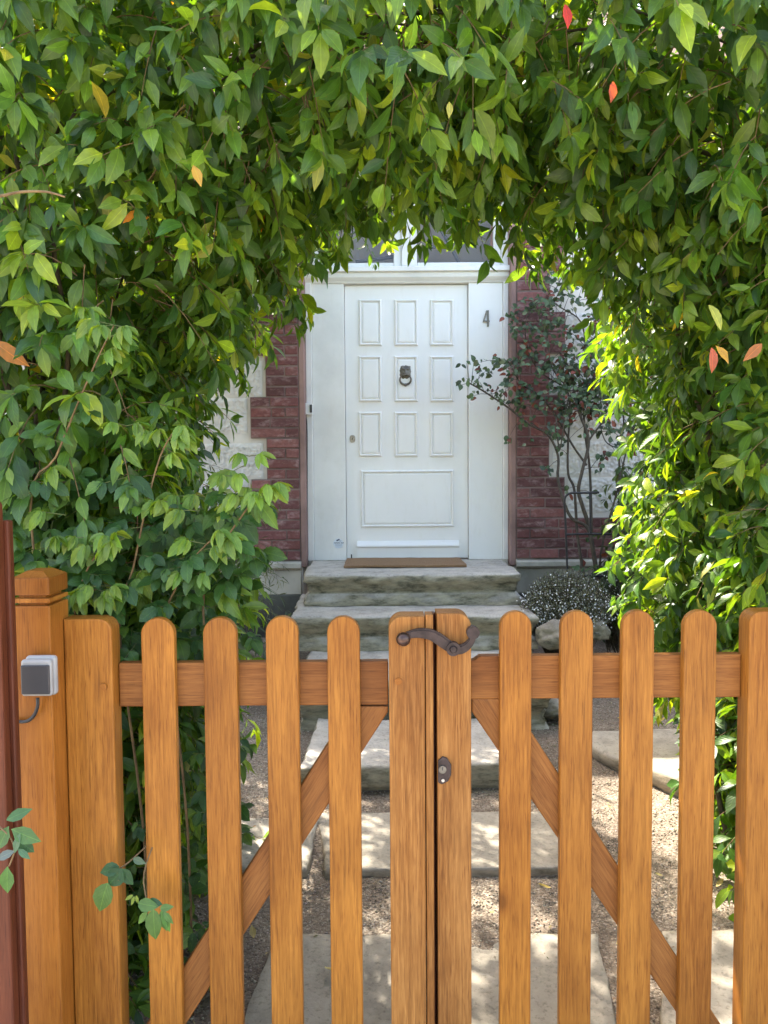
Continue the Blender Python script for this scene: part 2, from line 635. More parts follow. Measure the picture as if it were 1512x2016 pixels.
def build_ground():
    bm = bmesh.new()
    xs = [-150, -40, -12, -5] + [-3 + .1 * i for i in range(61)] + [5, 12, 40, 150]
    ys = [-150, -40, -10, -3, 0, 1.0, 1.4] + [1.6 + .08 * i for i in range(52)] + [7, 12, 40, 200]
    g = [[bm.verts.new((x, y, gz(y) + (.012 * noise.noise((x * 2.2, y * 2.2, 0)) + .006 * noise.noise((x * 9, y * 9, 3)) if 1.6 < y < 5.8 and abs(x) < 3.1 else 0))) for x in xs] for y in ys]
    for a, b in zip(g[:-1], g[1:]):
        for i in range(len(xs) - 1):
            bm.faces.new((a[i], a[i + 1], b[i + 1], b[i]))
    o = bm_obj('ground', bm, M['gravel'], smooth=True)
    tag(o, 'gravel and soil ground of the front garden', kind='structure')
    m, n, p, N, L = mat('pavement concrete')
    c = ramp(n, ntex(n, geo_pos(n), 6, 6), [(.3, (.34, .32, .28)), (.7, (.46, .43, .38))])
    L(c, p.inputs['Base Color']); p.inputs['Roughness'].default_value = .9
    o = box('pavement', -30, 30, -2.5, 1.50, -.1, .056, m)
    tag(o, 'pale concrete pavement in front of the gate', kind='structure')


build_ground()

# pebbles lying over the visible gravel
def build_pebbles():
    n = 42000
    x = rng.uniform(-1.3, 1.7, n)
    y = rng.uniform(1.65, 4.9, n)
    keep = np.abs(x - .17) < .2 + y * .5
    x, y = x[keep], y[keep]
    n = len(x)
    z = np.array([gz(b) + .012 * noise.noise((a * 2.2, b * 2.2, 0)) for a, b in zip(x, y)])
    s = rng.uniform(.0018, .0040, n) * rng.choice([1, 1, 1, 1.6], n)
    O = np.array([(1, 0, 0), (0, 1, 0), (-1, 0, 0), (0, -1, 0), (0, 0, .7), (0, 0, -.7)], float)
    jit = rng.uniform(.6, 1.3, (n, 6, 1))
    a = rng.uniform(0, 6.28, n)
    ca, sa = np.cos(a)[:, None], np.sin(a)[:, None]
    P = O[None] * jit * s[:, None, None]
    P = np.stack([P[..., 0] * ca - P[..., 1] * sa, P[..., 0] * sa + P[..., 1] * ca, P[..., 2]], -1) + np.stack([x, y, z + .001], -1)[:, None, :]
    F = np.array([(0, 1, 4), (1, 2, 4), (2, 3, 4), (3, 0, 4), (1, 0, 5), (2, 1, 5), (3, 2, 5), (0, 3, 5)])
    f = (F[None] + (np.arange(n) * 6)[:, None, None]).reshape(-1)
    me = bpy.data.meshes.new('gravel')
    me.vertices.add(n * 6); me.vertices.foreach_set('co', P.astype(np.float32).ravel())
    me.loops.add(len(f)); me.loops.foreach_set('vertex_index', f.astype(np.int32))
    me.polygons.add(len(f) // 3); me.polygons.foreach_set('loop_start', (np.arange(len(f) // 3) * 3).astype(np.int32))
    me.update(calc_edges=True); me.validate()
    c = palette(n, [(.35, .285, .21), (.27, .215, .155), (.45, .39, .31), (.18, .14, .10)], [4, 4, 1.3, 2])
    cc = np.ones((n, 6, 4), np.float32); cc[..., :3] = c[:, None]
    me.attributes.new('col', 'FLOAT_COLOR', 'POINT').data.foreach_set('color', cc.ravel())
    o = link('gravel', me, M['pebble'])
    tag(o, 'loose fine beige gravel between the paving stones', 'gravel', kind='stuff')


build_pebbles()


# ------------------------------------------------------------------ rough stones
def rough_block(name, outline, z0, z1, m, seed, label, cat, group, prof=None, amp=.012, cell=.03, top_amp=.004):
    """stone slab: outline is a list of (x,y) in order; sides displaced, front profile by height"""
    # resample the outline
    pts = []
    k = len(outline)
    for i in range(k):
        a = Vector(outline[i]); b = Vector(outline[(i + 1) % k])
        n = max(1, int((b - a).length / cell))
        for j in range(n):
            pts.append(a + (b - a) * j / n)
    cx = sum(p.x for p in pts) / len(pts); cy = sum(p.y for p in pts) / len(pts)
    nz = max(3, int((z1 - z0) / .014))
    bm = bmesh.new()
    rings = []
    for iz in range(nz + 1):
        t = iz / nz
        z = z0 + (z1 - z0) * t
        ring = []
        for i, p in enumerate(pts):
            a = pts[i - 1]; b = pts[(i + 1) % len(pts)]
            d = (b - a); nn = Vector((d.y, -d.x)).normalized()
            if nn.dot(p - Vector((cx, cy))) < 0: nn = -nn
            off = prof(t) if prof else 0
            q = Vector((p.x * 7, p.y * 7, z * 16 + seed * 3.1))
            off += amp * (noise.noise(q) * 1.3 + noise.noise(q * 2.7) * .8 + noise.noise(q * 6) * .35)
            off += amp * .8 * noise.noise(Vector((p.x * 3, p.y * 3, seed)))
            if t > .93: off -= .006 * (t - .93) / .07
            ring.append(bm.verts.new((p.x + nn.x * off, p.y + nn.y * off, z)))
        rings.append(ring)
    n = len(pts)
    for a, b in zip(rings[:-1], rings[1:]):
        for i in range(n):
            bm.faces.new((a[i], a[(i + 1) % n], b[(i + 1) % n], b[i]))
    # top: concentric rings shrinking to the centre
    last = rings[-1]
    steps = 14
    for s in range(1, steps):
        f = 1 - s / steps
        ring = []
        for v in rings[-1]:
            x = cx + (v.co.x - cx) * f; y = cy + (v.co.y - cy) * f
            z = z1 + top_amp * (noise.noise((x * 6, y * 6, seed)) + .6 * noise.noise((x * 22, y * 22, seed)))
            ring.append(bm.verts.new((x, y, z)))
        for i in range(n):
            bm.faces.new((last[i], last[(i + 1) % n], ring[(i + 1) % n], ring[i]))
        last = ring
    c = bm.verts.new((cx, cy, z1))
    for i in range(n):
        bm.faces.new((last[i], last[(i + 1) % n], c))
    o = bm_obj(name, bm, m, smooth=True)
    own_origin(o, (cx, cy, z0))
    return tag(o, label, cat, group)


def prof_two(t):   # two courses of stone with a hollow between
    return .018 * math.cos((t - .86) * 7.5) - .01 + (.007 if t < .40 else 0) - (.013 * math.exp(-((t - .43) / .035) ** 2))


def prof_one(t):
    return .012 * math.sin(t * 3.1) - .02 * math.exp(-((t - .25) / .2) ** 2)


SG = 'stone steps up to the front door'
rough_block('stone_step', [(-.50, 4.80), (.86, 4.81), (.87, 5.62), (-.54, 5.62)], .655, .852, M['step'], 1,
            'topmost stone step with the doormat on it, directly below the white door', 'step', SG, prof_two, .017)
rough_block('stone_step', [(-.55, 4.45), (.90, 4.46), (.93, 5.3), (-.58, 5.3)], .45, .653, M['step'], 2,
            'second stone step from the top, between the topmost step and the gate tops', 'step', SG, prof_two, .017)
rough_block('stone_step', [(-.44, 3.80), (.84, 3.80), (.86, 4.9), (-.46, 4.9)], .10, .450, M['step'], 3,
            'third stone step from the top, mostly hidden behind the gate rails', 'step', SG, prof_two, .017)
rough_block('stone_step', [(-.36, 3.16), (.67, 3.18), (.62, 3.78), (.1, 3.76), (-.34, 3.79)], .10, .262, M['step'], 4,
            'lowest step, a thick mossy edged slab seen between the middle pickets', 'step', SG, prof_one)

FG = 'limestone paving slabs in the gravel'


def flag(outl, th, seed, label, Yref=None):
    # outline in picture pixels laid onto the ground at its own height
    pts = []
    for px, py in outl:
        z = .16
        for _ in range(6):
            d = CM @ Vector(((px - 756) / FPX, (1008 - py) / FPX, -1))
            t = (z - EYE) / d.z
            y = d.y * t
            z = gz(y) + th
        pts.append((d.x * t, y))
    ym = sum(p[1] for p in pts) / len(pts)
    rough_block('paving_slab', pts, gz(ym) - .05, gz(ym) + th, M['flag'], seed, label, 'paving stone', FG, prof_one if th > .04 else None, .008, .03, .004)


flag([(622, 1592), (1112, 1590), (1190, 1716), (640, 1722)], .018, 11, 'wide paving slab just below the lowest step, crossed by the centre of the gate')
flag([(430, 1600), (626, 1604), (606, 1718), (398, 1716)], .018, 12, 'shaded paving slab to the left of the wide one, beside the dark foliage')
flag([(540, 1826), (1180, 1826), (1232, 2110), (440, 2120)], .018, 13, 'nearest large paving slab at the foot of the gate')
flag([(1166, 1432), (1400, 1424), (1440, 1530), (1340, 1545), (1210, 1490), (1160, 1462)], .06, 14, 'grey raised slab at the right between gravel and hedge, in the shade of the house')
flag([(1298, 1820), (1500, 1815), (1560, 2100), (1300, 2090)], .018, 15, 'sunlit slab at the lower right beside the hedge foot')


def rock(px, py, Y, r, seed, label):
    c = at(px, py, Y)
    bm = bmesh.new()
    bmesh.ops.create_icosphere(bm, subdivisions=4, radius=1)
    for v in bm.verts:
        q = v.co.copy()
        f = 1 + .28 * noise.noise(q * 1.3 + Vector((seed, 0, 0))) + .12 * noise.noise(q * 4 + Vector((seed, 2, 0)))
        v.co = Vector((q.x * r[0] * f, q.y * r[1] * f, max(-.6, q.z) * r[2] * f))
        v.co += Vector((c.x, Y, c.z))
    o = bm_obj('rock', bm, M['rock'], smooth=True)
    own_origin(o, (c.x, Y, c.z - r[2] * .6))
    tag(o, label, 'rock', 'rocks beside the steps')


rock(1093, 1252, 4.35, (.115, .12, .085), 1, 'rounded rock touching the right end of the second step')
rock(1165, 1238, 4.55, (.10, .12, .075), 7, 'grey rock behind the gap right of the rounded rock')
rock(1083, 1395, 3.95, (.10, .10, .055), 12, 'mossy rock at the lower right corner of the third step, below the gate rail')

# ------------------------------------------------------------------ house
house = empty('house', (.16, 5.56, gz(5.6)), 'house front with white panelled door, red brick quoins and white roughcast wall', 'house')
YW, YB, YF, YD = 5.575, 5.55, 5.66, 5.70     # render face, brick face, frame face, door face
xl = at(604, 850, YF).x; xr = at(1000, 850, YF).x          # outside of the frame
zt = at(800, 1101, YD).z                                   # threshold
zplinth = at(500, 1104, YB).z
cz = (at(500, 783, YB).z - at(500, 945, YB).z) / 8         # brick course
ZB = at(540, 1025, YB).z                                   # top of the all-brick band
TOPW = 3.78
ZWIN = at(800, 385, YF).z
# wall as butted boxes
bm = bmesh.new()
add_box(bm, -5, xl - .03, YW, 5.9, .2, TOPW)
add_box(bm, xr + .03, 5, YW, 5.9, .2, TOPW)
add_box(bm, xl - .03, xr + .03, YW, 5.9, ZWIN + .101, TOPW)
bm_obj('wall', bm, M['wall_white'], house)
bm = bmesh.new()
add_box(bm, xl - .03, xr + .03, 6.9, 7.0, .7, TOPW)
add_box(bm, xl - .4, xl - .3, 5.9, 6.9, .7, TOPW)
add_box(bm, xr + .3, xr + .4, 5.9, 6.9, .7, 3.7)
add_box(bm, xl - .3, xr + .3, 5.9, 6.9, .62, .70)
add_box(bm, xl - .3, xr + .3, 5.9, 6.9, 3.7, 3.76)
bm_obj('hall_interior', bm, M['interior'], house)

# bricks
brick_v = []


def quoin(name, xin, sgn):
    """sgn -1 left of the door, +1 right"""
    bm = bmesh.new()
    lay = bm.verts.layers.float_color.new('col')
    rr = random.Random(5 + sgn)
    narrow, wide = .238, .352
    z = zplinth
    nb = round((ZB - zplinth) / cz)
    rows = []
    i = 0
    while z < TOPW - .25:
        if i < nb: wdt = 2.6
        else: wdt = wide if ((i - nb) // 4) % 2 == 0 else narrow
        rows.append((z, wdt)); z += cz; i += 1
    core = bmesh.new()
    # mortar body, one box per run of equal width
    j = 0
    while j < len(rows):
        k = j
        while k < len(rows) and rows[k][1] == rows[j][1]: k += 1
        x0, x1 = sorted((xin, xin + sgn * rows[j][1]))
        add_box(core, x0, x1, YB + .004, YW + .03, rows[j][0], rows[j][0] + cz * (k - j))
        j = k
    bm_obj('brick_mortar', core, M['mortar'], house)
    for i, (z, wdt) in enumerate(rows):
        x = 0
        first = .21 if i % 2 else .10
        while x < wdt - .02:
            ln = first if x == 0 else (.21 if rr.random() < .7 else .10)
            ln = min(ln, wdt - x)
            if wdt - x - ln < .05: ln = wdt - x
            a, b = xin + sgn * (x + .004), xin + sgn * (x + ln - .005)
            x0, x1 = min(a, b), max(a, b)
            n0 = len(bm.verts)
            pr = rr.uniform(-.002, .003)
            j1 = rr.uniform(-.002, .002)
            add_box(bm, x0, x1, YB - .003 + pr, YB + .02, z + .006 + j1, z + cz - .006 + j1, .004)
            bm.verts.ensure_lookup_table()
            k = rr.uniform(.7, 1.25)
            base = rr.choice([(.18, .060, .052), (.155, .054, .050), (.20, .076, .066), (.125, .046, .043)])
            for v in bm.verts[n0:]:
                v[lay] = (base[0] * k, base[1] * k, base[2] * k, 1)
            x += ln
    bm_obj(name, bm, M['brick'], house)
    return rows, narrow, wide


rowsL, nw, wd = quoin('brick_quoin', xl - .045, -1)
quoin('brick_quoin', xr + .045, 1)
# plaster reveals between brick and frame
for s, x in ((-1, xl), (1, xr)):
    a, b = sorted((x + s * .001, x + s * .044))
    box('door_reveal', a, b, YB + .002, YF + .2, zplinth - .05, ZWIN + .1, M['reveal'], house, .006)
# roughcast panels, one per block of four courses
nb = round((ZB - zplinth) / cz)


def rough_panel(x0, x1, z0, z1, seed):
    bm = bmesh.new()
    nx = int((x1 - x0) / .0075); nz = int((z1 - z0) / .0075)
    g = []
    for j in range(nz + 1):
        row = []
        for i in range(nx + 1):
            x = x0 + (x1 - x0) * i / nx; z = z0 + (z1 - z0) * j / nz
            e = min(i, nx - i, j, nz - j)
            h = 0
            if e > 0:
                q = Vector((x * 38, z * 55, seed))
                h = .007 + .014 * noise.noise(q * 1.5) + .010 * noise.noise(q * 3.4)
                h = max(h, -.001) * min(1, e / 3)
            row.append(bm.verts.new((x, YW - .002 - h, z)))
        g.append(row)
    for a, b in zip(g[:-1], g[1:]):
        for i in range(nx):
            bm.faces.new((a[i], a[i + 1], b[i + 1], b[i]))
    bm_obj('roughcast_panel', bm, M['rough'], house, smooth=True)


for blk in range(0, 6):
    z0 = zplinth + cz * nb + blk * 4 * cz
    wdt = wd if blk % 2 == 0 else nw
    z1 = z0 + 4 * cz
    if z0 > 2.35: break
    for s in (-1, 1):
        xe = (xl - .045 - wdt - .028) if s < 0 else (xr + .045 + wdt + .028)
        xo = (xl - 1.3) if s < 0 else (xr + 1.5)
        rough_panel(min(xe, xo), max(xe, xo), z0 + (.035 if blk % 2 == 0 else .003), z1 - (.035 if blk % 2 else .003), 3 + blk)
# plinth: moulded cap, cream band, dark base, either side of the steps
zc = at(500, 1122, YB).z; zb2 = at(500, 1170, YB).z
for s in (-1, 1):
    def xs(a, b):
        return (a, b) if s > 0 else (b, a)
    e = (xl - .04) if s < 0 else (xr + .04)
    o_ = s * 5.0
    bm = bmesh.new()
    prof = [(YW + .04, zplinth - .002), (YB - .05, zplinth - .010), (YB - .062, zplinth - .018), (YB - .062, zc + .02), (YB - .045, zc + .006), (YB - .03, zc), (YW + .04, zc)]
    xa, xb = sorted((e, o_))
    va = [bm.verts.new((xa, y, z)) for y, z in prof]
    vb = [bm.verts.new((xb, y, z)) for y, z in prof]
    for i in range(len(prof)):
        j = (i + 1) % len(prof)
        bm.faces.new((va[i], va[j], vb[j], vb[i]))
    bm.faces.new(va[::-1]); bm.faces.new(vb)
    bm_obj('plinth_cap', bm, M['plinth'], house)
    box('plinth', xa, xb, YB - .028, YW + .04, zb2, zc - .001, M['plinth'], house, .004)
    box('wall_base', xa, xb, YB - .040, YW + .04, .15, zb2 - .001, M['dark_base'], house, .006)
# roof with overhanging eaves
bm = bmesh.new()
ev = 5.45
zz = 3.70
pr = [(ev, zz), (ev, zz + .10), (9.5, zz + .10 + (9.5 - ev) * .8), (13.7, zz + .1), (13.7, zz), (9.5, zz + (9.5 - ev) * .8)]
va = [bm.verts.new((-5.3, y, z)) for y, z in pr]; vb = [bm.verts.new((5.3, y, z)) for y, z in pr]
for i in range(6):
    j = (i + 1) % 6
    bm.faces.new((va[i], va[j], vb[j], vb[i]))
bm.faces.new(va[::-1]); bm.faces.new(vb)
bm_obj('roof', bm, M['roof'], house)

# door frame: jambs, side panels, head moulding
x_jl = at(616, 850, YF).x; x_dl = at(681, 850, YD).x; x_dr = at(921, 850, YD).x; x_jr = at(990, 850, YF).x
z_dt = at(800, 560, YD).z
z_h0 = at(800, 557, YF).z; z_h1 = at(800, 537, YF).z; z_h2 = at(800, 526, YF).z
fr = box('door_frame', xl, x_jl, YF - .02, YF + .12, zt, z_h0, M['frame_paint'], house, .005, 2)
box('door_frame', x_jr, xr, YF - .02, YF + .12, zt, z_h0, M['frame_paint'], house, .005, 2)
box('side_panel', x_jl + .001, x_dl - .003, YF + .006, YF + .11, zt, z_h0, M['frame_paint'], house, .003)
box('side_panel', x_dr + .003, x_jr - .001, YF + .006, YF + .11, zt, z_h0, M['door_paint'], house, .003)
bm = bmesh.new()
h = z_h2 - z_h0
prof = [(YF + .12, z_h0), (YF - .004, z_h0), (YF - .012, z_h0 + .012), (YF - .022, z_h0 + .02), (YF - .036, z_h0 + .035), (YF - .040, z_h0 + .055), (YF - .034, z_h0 + .070),
        (YF - .05, z_h1 - .003), (YF - .062, z_h1), (YF - .062, z_h2 - .012), (YF - .054, z_h2 - .004), (YF + .12, z_h2 + .004)]
va = [bm.verts.new((xl, y, z)) for y, z in prof]; vb = [bm.verts.new((xr, y, z)) for y, z in prof]
for i in range(len(prof)):
    j = (i + 1) % len(prof)
    bm.faces.new((va[i], va[j], vb[j], vb[i]))
bm.faces.new(va[::-1]); bm.faces.new(vb)
bm_obj('head_moulding', bm, M['frame_paint'], house)

door = box('door', x_dl, x_dr, YD, YD + .05, zt + .008, z_h0 - .004, M['door_paint'], house, .003)


def panel(px0, py0, px1, py1):
    a = at(px0, py0, YD); b = at(px1, py1, YD)
    x0, x1, z0, z1 = a.x, b.x, b.z, a.z
    bm = bmesh.new()
    seq = [(-.004, .002), (0, -.013), (.007, -.018), (.014, -.010), (.018, -.001), (.020, -.001), (.024, -.009), (.034, -.012)]
    loops = []
    for ins, off in seq:
        loops.append([bm.verts.new(p) for p in ((x0 + ins, YD + off, z0 + ins), (x1 - ins, YD + off, z0 + ins), (x1 - ins, YD + off, z1 - ins), (x0 + ins, YD + off, z1 - ins))])
    for p, q in zip(loops[:-1], loops[1:]):
        for i in range(4):
            bm.faces.new((p[i], p[(i + 1) % 4], q[(i + 1) % 4], q[i]))
    bm.faces.new(loops[-1])
    bm_obj('door_panel', bm, M['door_paint'], door)


for cx0, cx1 in ((707, 751), (777, 822), (847, 892)):
    for r0, r1 in ((591, 680), (702, 790), (812, 898)):
        panel(cx0, r0, cx1, r1)
panel(711, 927, 893, 1036)
# weatherboard
a = at(703, 1065, YD); b = at(903, 1098, YD)
bm = bmesh.new()
prof = [(YD + .001, a.z), (YD - .012, a.z - .004), (YD - .03, a.z - .018), (YD - .042, a.z - .032), (YD - .042, a.z - .042), (YD - .030, a.z - .050), (YD - .030, b.z + .004), (YD + .001, b.z + .004)]
va = [bm.verts.new((a.x, y, z)) for y, z in prof]; vb = [bm.verts.new((b.x, y, z)) for y, z in prof]
for i in range(len(prof)):
    j = (i + 1) % len(prof)
    bm.faces.new((va[i], va[j], vb[j], vb[i]))
bm.faces.new(va[::-1]); bm.faces.new(vb)
bm_obj('weatherboard', bm, M['door_paint'], door)
# threshold
box('threshold', xl + .002, xr - .002, YF - .03, YF + .12, zt - .05, zt - .002, M['plinth'], house, .004)
# small dark bolt slot at the foot of the door
a = at(692, 1096, YD)
box('floor_bolt', a.x - .004, a.x + .004, YD - .004, YD + .01, a.z - .012, a.z + .018, M['rod'], door)

# lion knocker
kc = at(798, 734, YD)
bm = bmesh.new()
bmesh.ops.create_icosphere(bm, subdivisions=5, radius=1)
for v in bm.verts:
    q = v.co.copy()
    x, z = q.x, q.z
    rr_ = math.hypot(x, z)
    an = math.atan2(z, x)
    mane = (1 + .05 * math.sin(an * 9 + 1) * max(0, rr_ - .5) * 2) * (1 + .13 * math.sin(2 * an) ** 2)
    f = 0
    f += .55 * math.exp(-((x / .28) ** 2 + ((z + .28) / .22) ** 2))            # muzzle
    f += .38 * math.exp(-((x / .12) ** 2 + ((z + .02) / .3) ** 2))             # nose
    for sx in (-1, 1):
        f -= .35 * math.exp(-(((x - sx * .3) / .13) ** 2 + ((z - .18) / .09) ** 2))   # eyes
        f += .3 * math.exp(-(((x - sx * .3) / .2) ** 2 + ((z - .38) / .1) ** 2))      # brow
        f += .25 * math.exp(-(((x - sx * .75) / .18) ** 2 + ((z - .7) / .16) ** 2))   # ears
    f += .18 * noise.noise(q * 5)
    d = max(0, -q.y)
    v.co = Vector((kc.x + x * .046 * mane, YD - .002 - d * .022 - max(0, f) * .016 * (d > 0) + min(0, f) * -.012 * (d > .1), kc.z + .004 + z * .054 * mane))
pts = []
for k in range(41):
    t = 2 * PI * k / 40
    pts.append((kc.x + .041 * math.sin(t), YD - .026 - .008 * math.cos(t), kc.z - .045 - .036 * (1 - math.cos(t)) + .028))
add_tube(bm, pts, [.0045 + .0035 * (1 - math.cos(2 * PI * k / 40)) / 2 for k in range(41)], 10)
r = bmesh.ops.create_icosphere(bm, subdivisions=3, radius=.012)
for v in r['verts']: v.co += Vector((kc.x, YD - .016, kc.z - .091))
bm_obj('knocker', bm, M['bronze'], door, smooth=True)
# cylinder lock
lc = at(694, 864, YD)
bm = bmesh.new()
pts = [(lc.x + .021 * math.copysign(abs(math.cos(t)) ** .7, math.cos(t)), lc.z + .028 * math.copysign(abs(math.sin(t)) ** .7, math.sin(t))) for t in [2 * PI * k / 28 for k in range(28)]]
add_prism(bm, pts, YD - .007, YD + .002, .002)
add_cyl_y(bm, lc.x, lc.z, YD - .013, YD - .006, .013)
bm_obj('door_lock', bm, M['brass'], door)
box('keyhole', lc.x - .002, lc.x + .002, YD - .0145, YD - .0125, lc.z - .008, lc.z + .008, M['rod'], door)

# number 4, bronze
bm = bmesh.new()
P = lambda x, y: at(x, y, YF + .006)


def bar(bm, p, q, wdt, y0, y1):
    p = Vector((p.x, p.z)); q = Vector((q.x, q.z))
    d = (q - p).normalized(); n_ = Vector((-d.y, d.x)) * wdt / 2
    add_prism(bm, [tuple(p + n_), tuple(p - n_), tuple(q - n_), tuple(q + n_)], y0, y1)


bar(bm, P(960.5, 611.5), P(960.5, 643), .013, YF - .006, YF + .004)
bar(bm, P(958.2, 612), P(951.5, 634), .011, YF - .0065, YF + .003)
bar(bm, P(950.5, 633), P(963.5, 633), .011, YF - .007, YF + .002)
bm_obj('house_number', bm, M['bronze'], house)

# bell push on the jamb and its wire
c = at(609, 806, YF)
bl = box('doorbell', c.x - .03, c.x + .03, YF - .055, YF - .021, c.z - .043, c.z + .043, M['frame_paint'], house, .006, 2)
box('bell_button', c.x + .008, c.x + .026, YF - .060, YF - .054, c.z - .028, c.z + .03, M['dark_glass'], bl, .002)
bm = bmesh.new()
b0 = at(604, 822, YF); b1 = at(604, 1095, YF)
add_tube(bm, smooth_path([(b0.x - .002, YF - .026, b0.z), (b0.x + .004, YF - .026, b0.z - .1), (b0.x - .001, YF - .026, (b0.z + b1.z) / 2), (b1.x + .002, YF - .026, b1.z)]), .0032, 6)
bm_obj('bell_wire', bm, M['cable'], house)

# round sticker low on the left side panel
c = at(666, 1070, YF + .006)
bm = bmesh.new()
add_cyl_y(bm, c.x, c.z, YF + .0035, YF + .0058, .037, 40)
st = bm_obj('sticker', bm, M['sticker'], house)
bm = bmesh.new()
S = lambda x, y: at(x, y, YF + .0035)
bar(bm, S(662.5, 1064.5), S(668.5, 1061.8), .010, YF + .0022, YF + .0032)
bar(bm, S(668, 1065), S(672, 1065), .003, YF + .0022, YF + .0032)
for k in range(13):
    if k == 8: continue
    u = 657.5 + k * 1.5
    bar(bm, S(u, 1068.6 + (k * 7 % 3) * .25), S(u + 1.15, 1068.6 + (k * 5 % 3) * .2), .0055, YF + .0022, YF + .0032)
bm_obj('sticker_print', bm, M['ink'], st)
bm = bmesh.new()
for yy, xa, xb in ((1071.4, 660, 674), (1073.0, 660.5, 674), (1074.6, 660, 673), (1077, 660.5, 675)):
    k = xa
    while k < xb:
        l = 1.2 + (k * 7.3 % 1.4)
        bar(bm, S(k, yy), S(min(k + l, xb), yy), .003, YF + .0022, YF + .0032)
        k += l + .5
bm_obj('sticker_print', bm, M['ink_pale'], st)

# fanlight: two casements above the head moulding
zf0 = z_h2 + .005
zw0 = at(800, 516, YF).z
frame_ = bmesh.new()
xm0, xm1 = at(790, 480, YF).x, at(806, 480, YF).x
add_box(frame_, xl, xl + .05, YF, YF + .10, zf0, ZWIN + .1, .004)
add_box(frame_, xr - .05, xr, YF, YF + .10, zf0, ZWIN + .1, .004)
add_box(frame_, xl + .051, xr - .051, YF, YF + .10, ZWIN + .03, ZWIN + .1, .004)
add_box(frame_, xm0, xm1, YF - .012, YF + .10, zf0, ZWIN + .029, .006)
win = bm_obj('fanlight', frame_, M['frame_paint'], house)
for x0, x1 in ((xl + .051, xm0 - .001), (xm1 + .001, xr - .051)):
    bm = bmesh.new()
    t_ = .055
    add_box(bm, x0, x0 + t_, YF + .012, YF + .06, zf0, ZWIN + .028, .005, 2)
    add_box(bm, x1 - t_, x1, YF + .012, YF + .06, zf0, ZWIN + .028, .005, 2)
    add_box(bm, x0 + t_ + .001, x1 - t_ - .001, YF + .012, YF + .06, zf0, zw0, .005, 2)
    add_box(bm, x0 + t_ + .001, x1 - t_ - .001, YF + .012, YF + .06, ZWIN - .03, ZWIN + .028, .005, 2)
    bm_obj('casement', bm, M['frame_paint'], win)
    box('pane', x0 + t_, x1 - t_, YF + .034, YF + .038, zw0 - .005, ZWIN - .025, M['glass'], win)
# drawn blind with curved dark ribs behind the panes
bm = bmesh.new()
YI = 5.92
a = at(700, 540, YI); b = at(966, 300, YI)
n = 40
g = []
for i in range(n + 1):
    x = xl + .1 + (xr - xl - .2) * i / n
    y = YI + .05 * math.cos((x - .3) * 3)
    g.append((bm.verts.new((x, y, zw0 - .08 + .05 * abs(x - .2))), bm.verts.new((x, y - .12, ZWIN + .1))))
for p, q in zip(g[:-1], g[1:]):
    bm.faces.new((p[0], q[0], q[1], p[1]))
bmesh.ops.solidify(bm, geom=bm.faces[:], thickness=.006)
bld = bm_obj('window_blind', bm, M['fabric'], house, smooth=True)
for pl in ([(842, 395), (855, 425), (868, 452), (884, 480), (900, 510), (908, 528)], [(818, 489), (850, 487), (884, 481), (900, 470), (925, 448)], [(700, 515), (730, 512), (776, 505), (790, 498)]):
    bm = bmesh.new()
    add_tube(bm, smooth_path([at(x, y, YI - .13) for x, y in pl]), .013, 8)
    bm_obj('blind_rib', bm, M['rib'], bld, smooth=True)

# doormat
a = at(677, 1120, 5.12); b = at(919, 1120, 5.12)
bm = bmesh.new()
add_box(bm, a.x, b.x, 5.13, 5.60, .856, .870)
bmesh.ops.subdivide_edges(bm, edges=bm.edges[:], cuts=30, use_grid_fill=True)
for v in bm.verts:
    v.co.z += .0025 * noise.noise(v.co * 40) + (.004 * noise.noise(v.co * 4))
    if v.co.z > .87: v.co += Vector((0, 0, 0))
    v.co.y += .004 * noise.noise(v.co * 30); v.co.x += .004 * noise.noise(v.co * 31)
o = bm_obj('doormat', bm, M['coir'])
own_origin(o, ((a.x + b.x) / 2, 5.36, .862))
tag(o, 'brown coir doormat lying on the top step before the door', 'doormat')

# ------------------------------------------------------------------ gate
YG = 1.65
TH = .022


def gx(px, py=1300): return at(px, py, YG).x


ZBOT = .07


def rounded(x0, x1, z0, z1, rl, rr2, n=10):
    """board outline with its top corners rounded by rl / rr2"""
    pts = [(x0, z0), (x1, z0)]
    if rr2 > 0:
        for k in range(n + 1):
            t = PI / 2 * k / n
            pts.append((x1 - rr2 + rr2 * math.cos(t), z1 - rr2 + rr2 * math.sin(t)))
    else: pts.append((x1, z1))
    if rl > 0:
        for k in range(n + 1):
            t = PI / 2 + PI / 2 * k / n
            if k == 0 and rl + rr2 >= (x1 - x0) - 1e-6: continue
            pts.append((x0 + rl + rl * math.cos(t), z1 - rl + rl * math.sin(t)))
    else: pts.append((x0, z1))
    return pts


def board(name, px0, px1, pytop, y0, y1, m, parent, rl=None, rr2=None, lean=0):
    ztop = at((px0 + px1) / 2, pytop, YG).z
    px0 += GR.uniform(-.8, .8); px1 += GR.uniform(-.8, .8)
    x0 = at(px0, 1330, YG).x; x1 = at(px1, 1330, YG).x
    w_ = (x1 - x0) / 2
    bm = bmesh.new()
    add_prism(bm, rounded(x0, x1, ZBOT, ztop, w_ * .999 if rl is None else rl, w_ * .999 if rr2 is None else rr2), y0, y1, .0035, 2)
    return bm_obj(name, bm, m, parent, grain=(0, 0, 1))


def gate(px_l, side):
    if side < 0:
        g = empty('picket_gate', (gx(180), YG + .02, ZBOT), 'left leaf of the orange wooden picket gate, hinged on the post with the button box', 'gate', 'pair of picket gate leaves')
    else:
        g = empty('picket_gate', (gx(1520), YG + .02, ZBOT), 'right leaf of the orange wooden picket gate carrying the iron lever latch and lock', 'gate', 'pair of picket gate leaves')
    return g


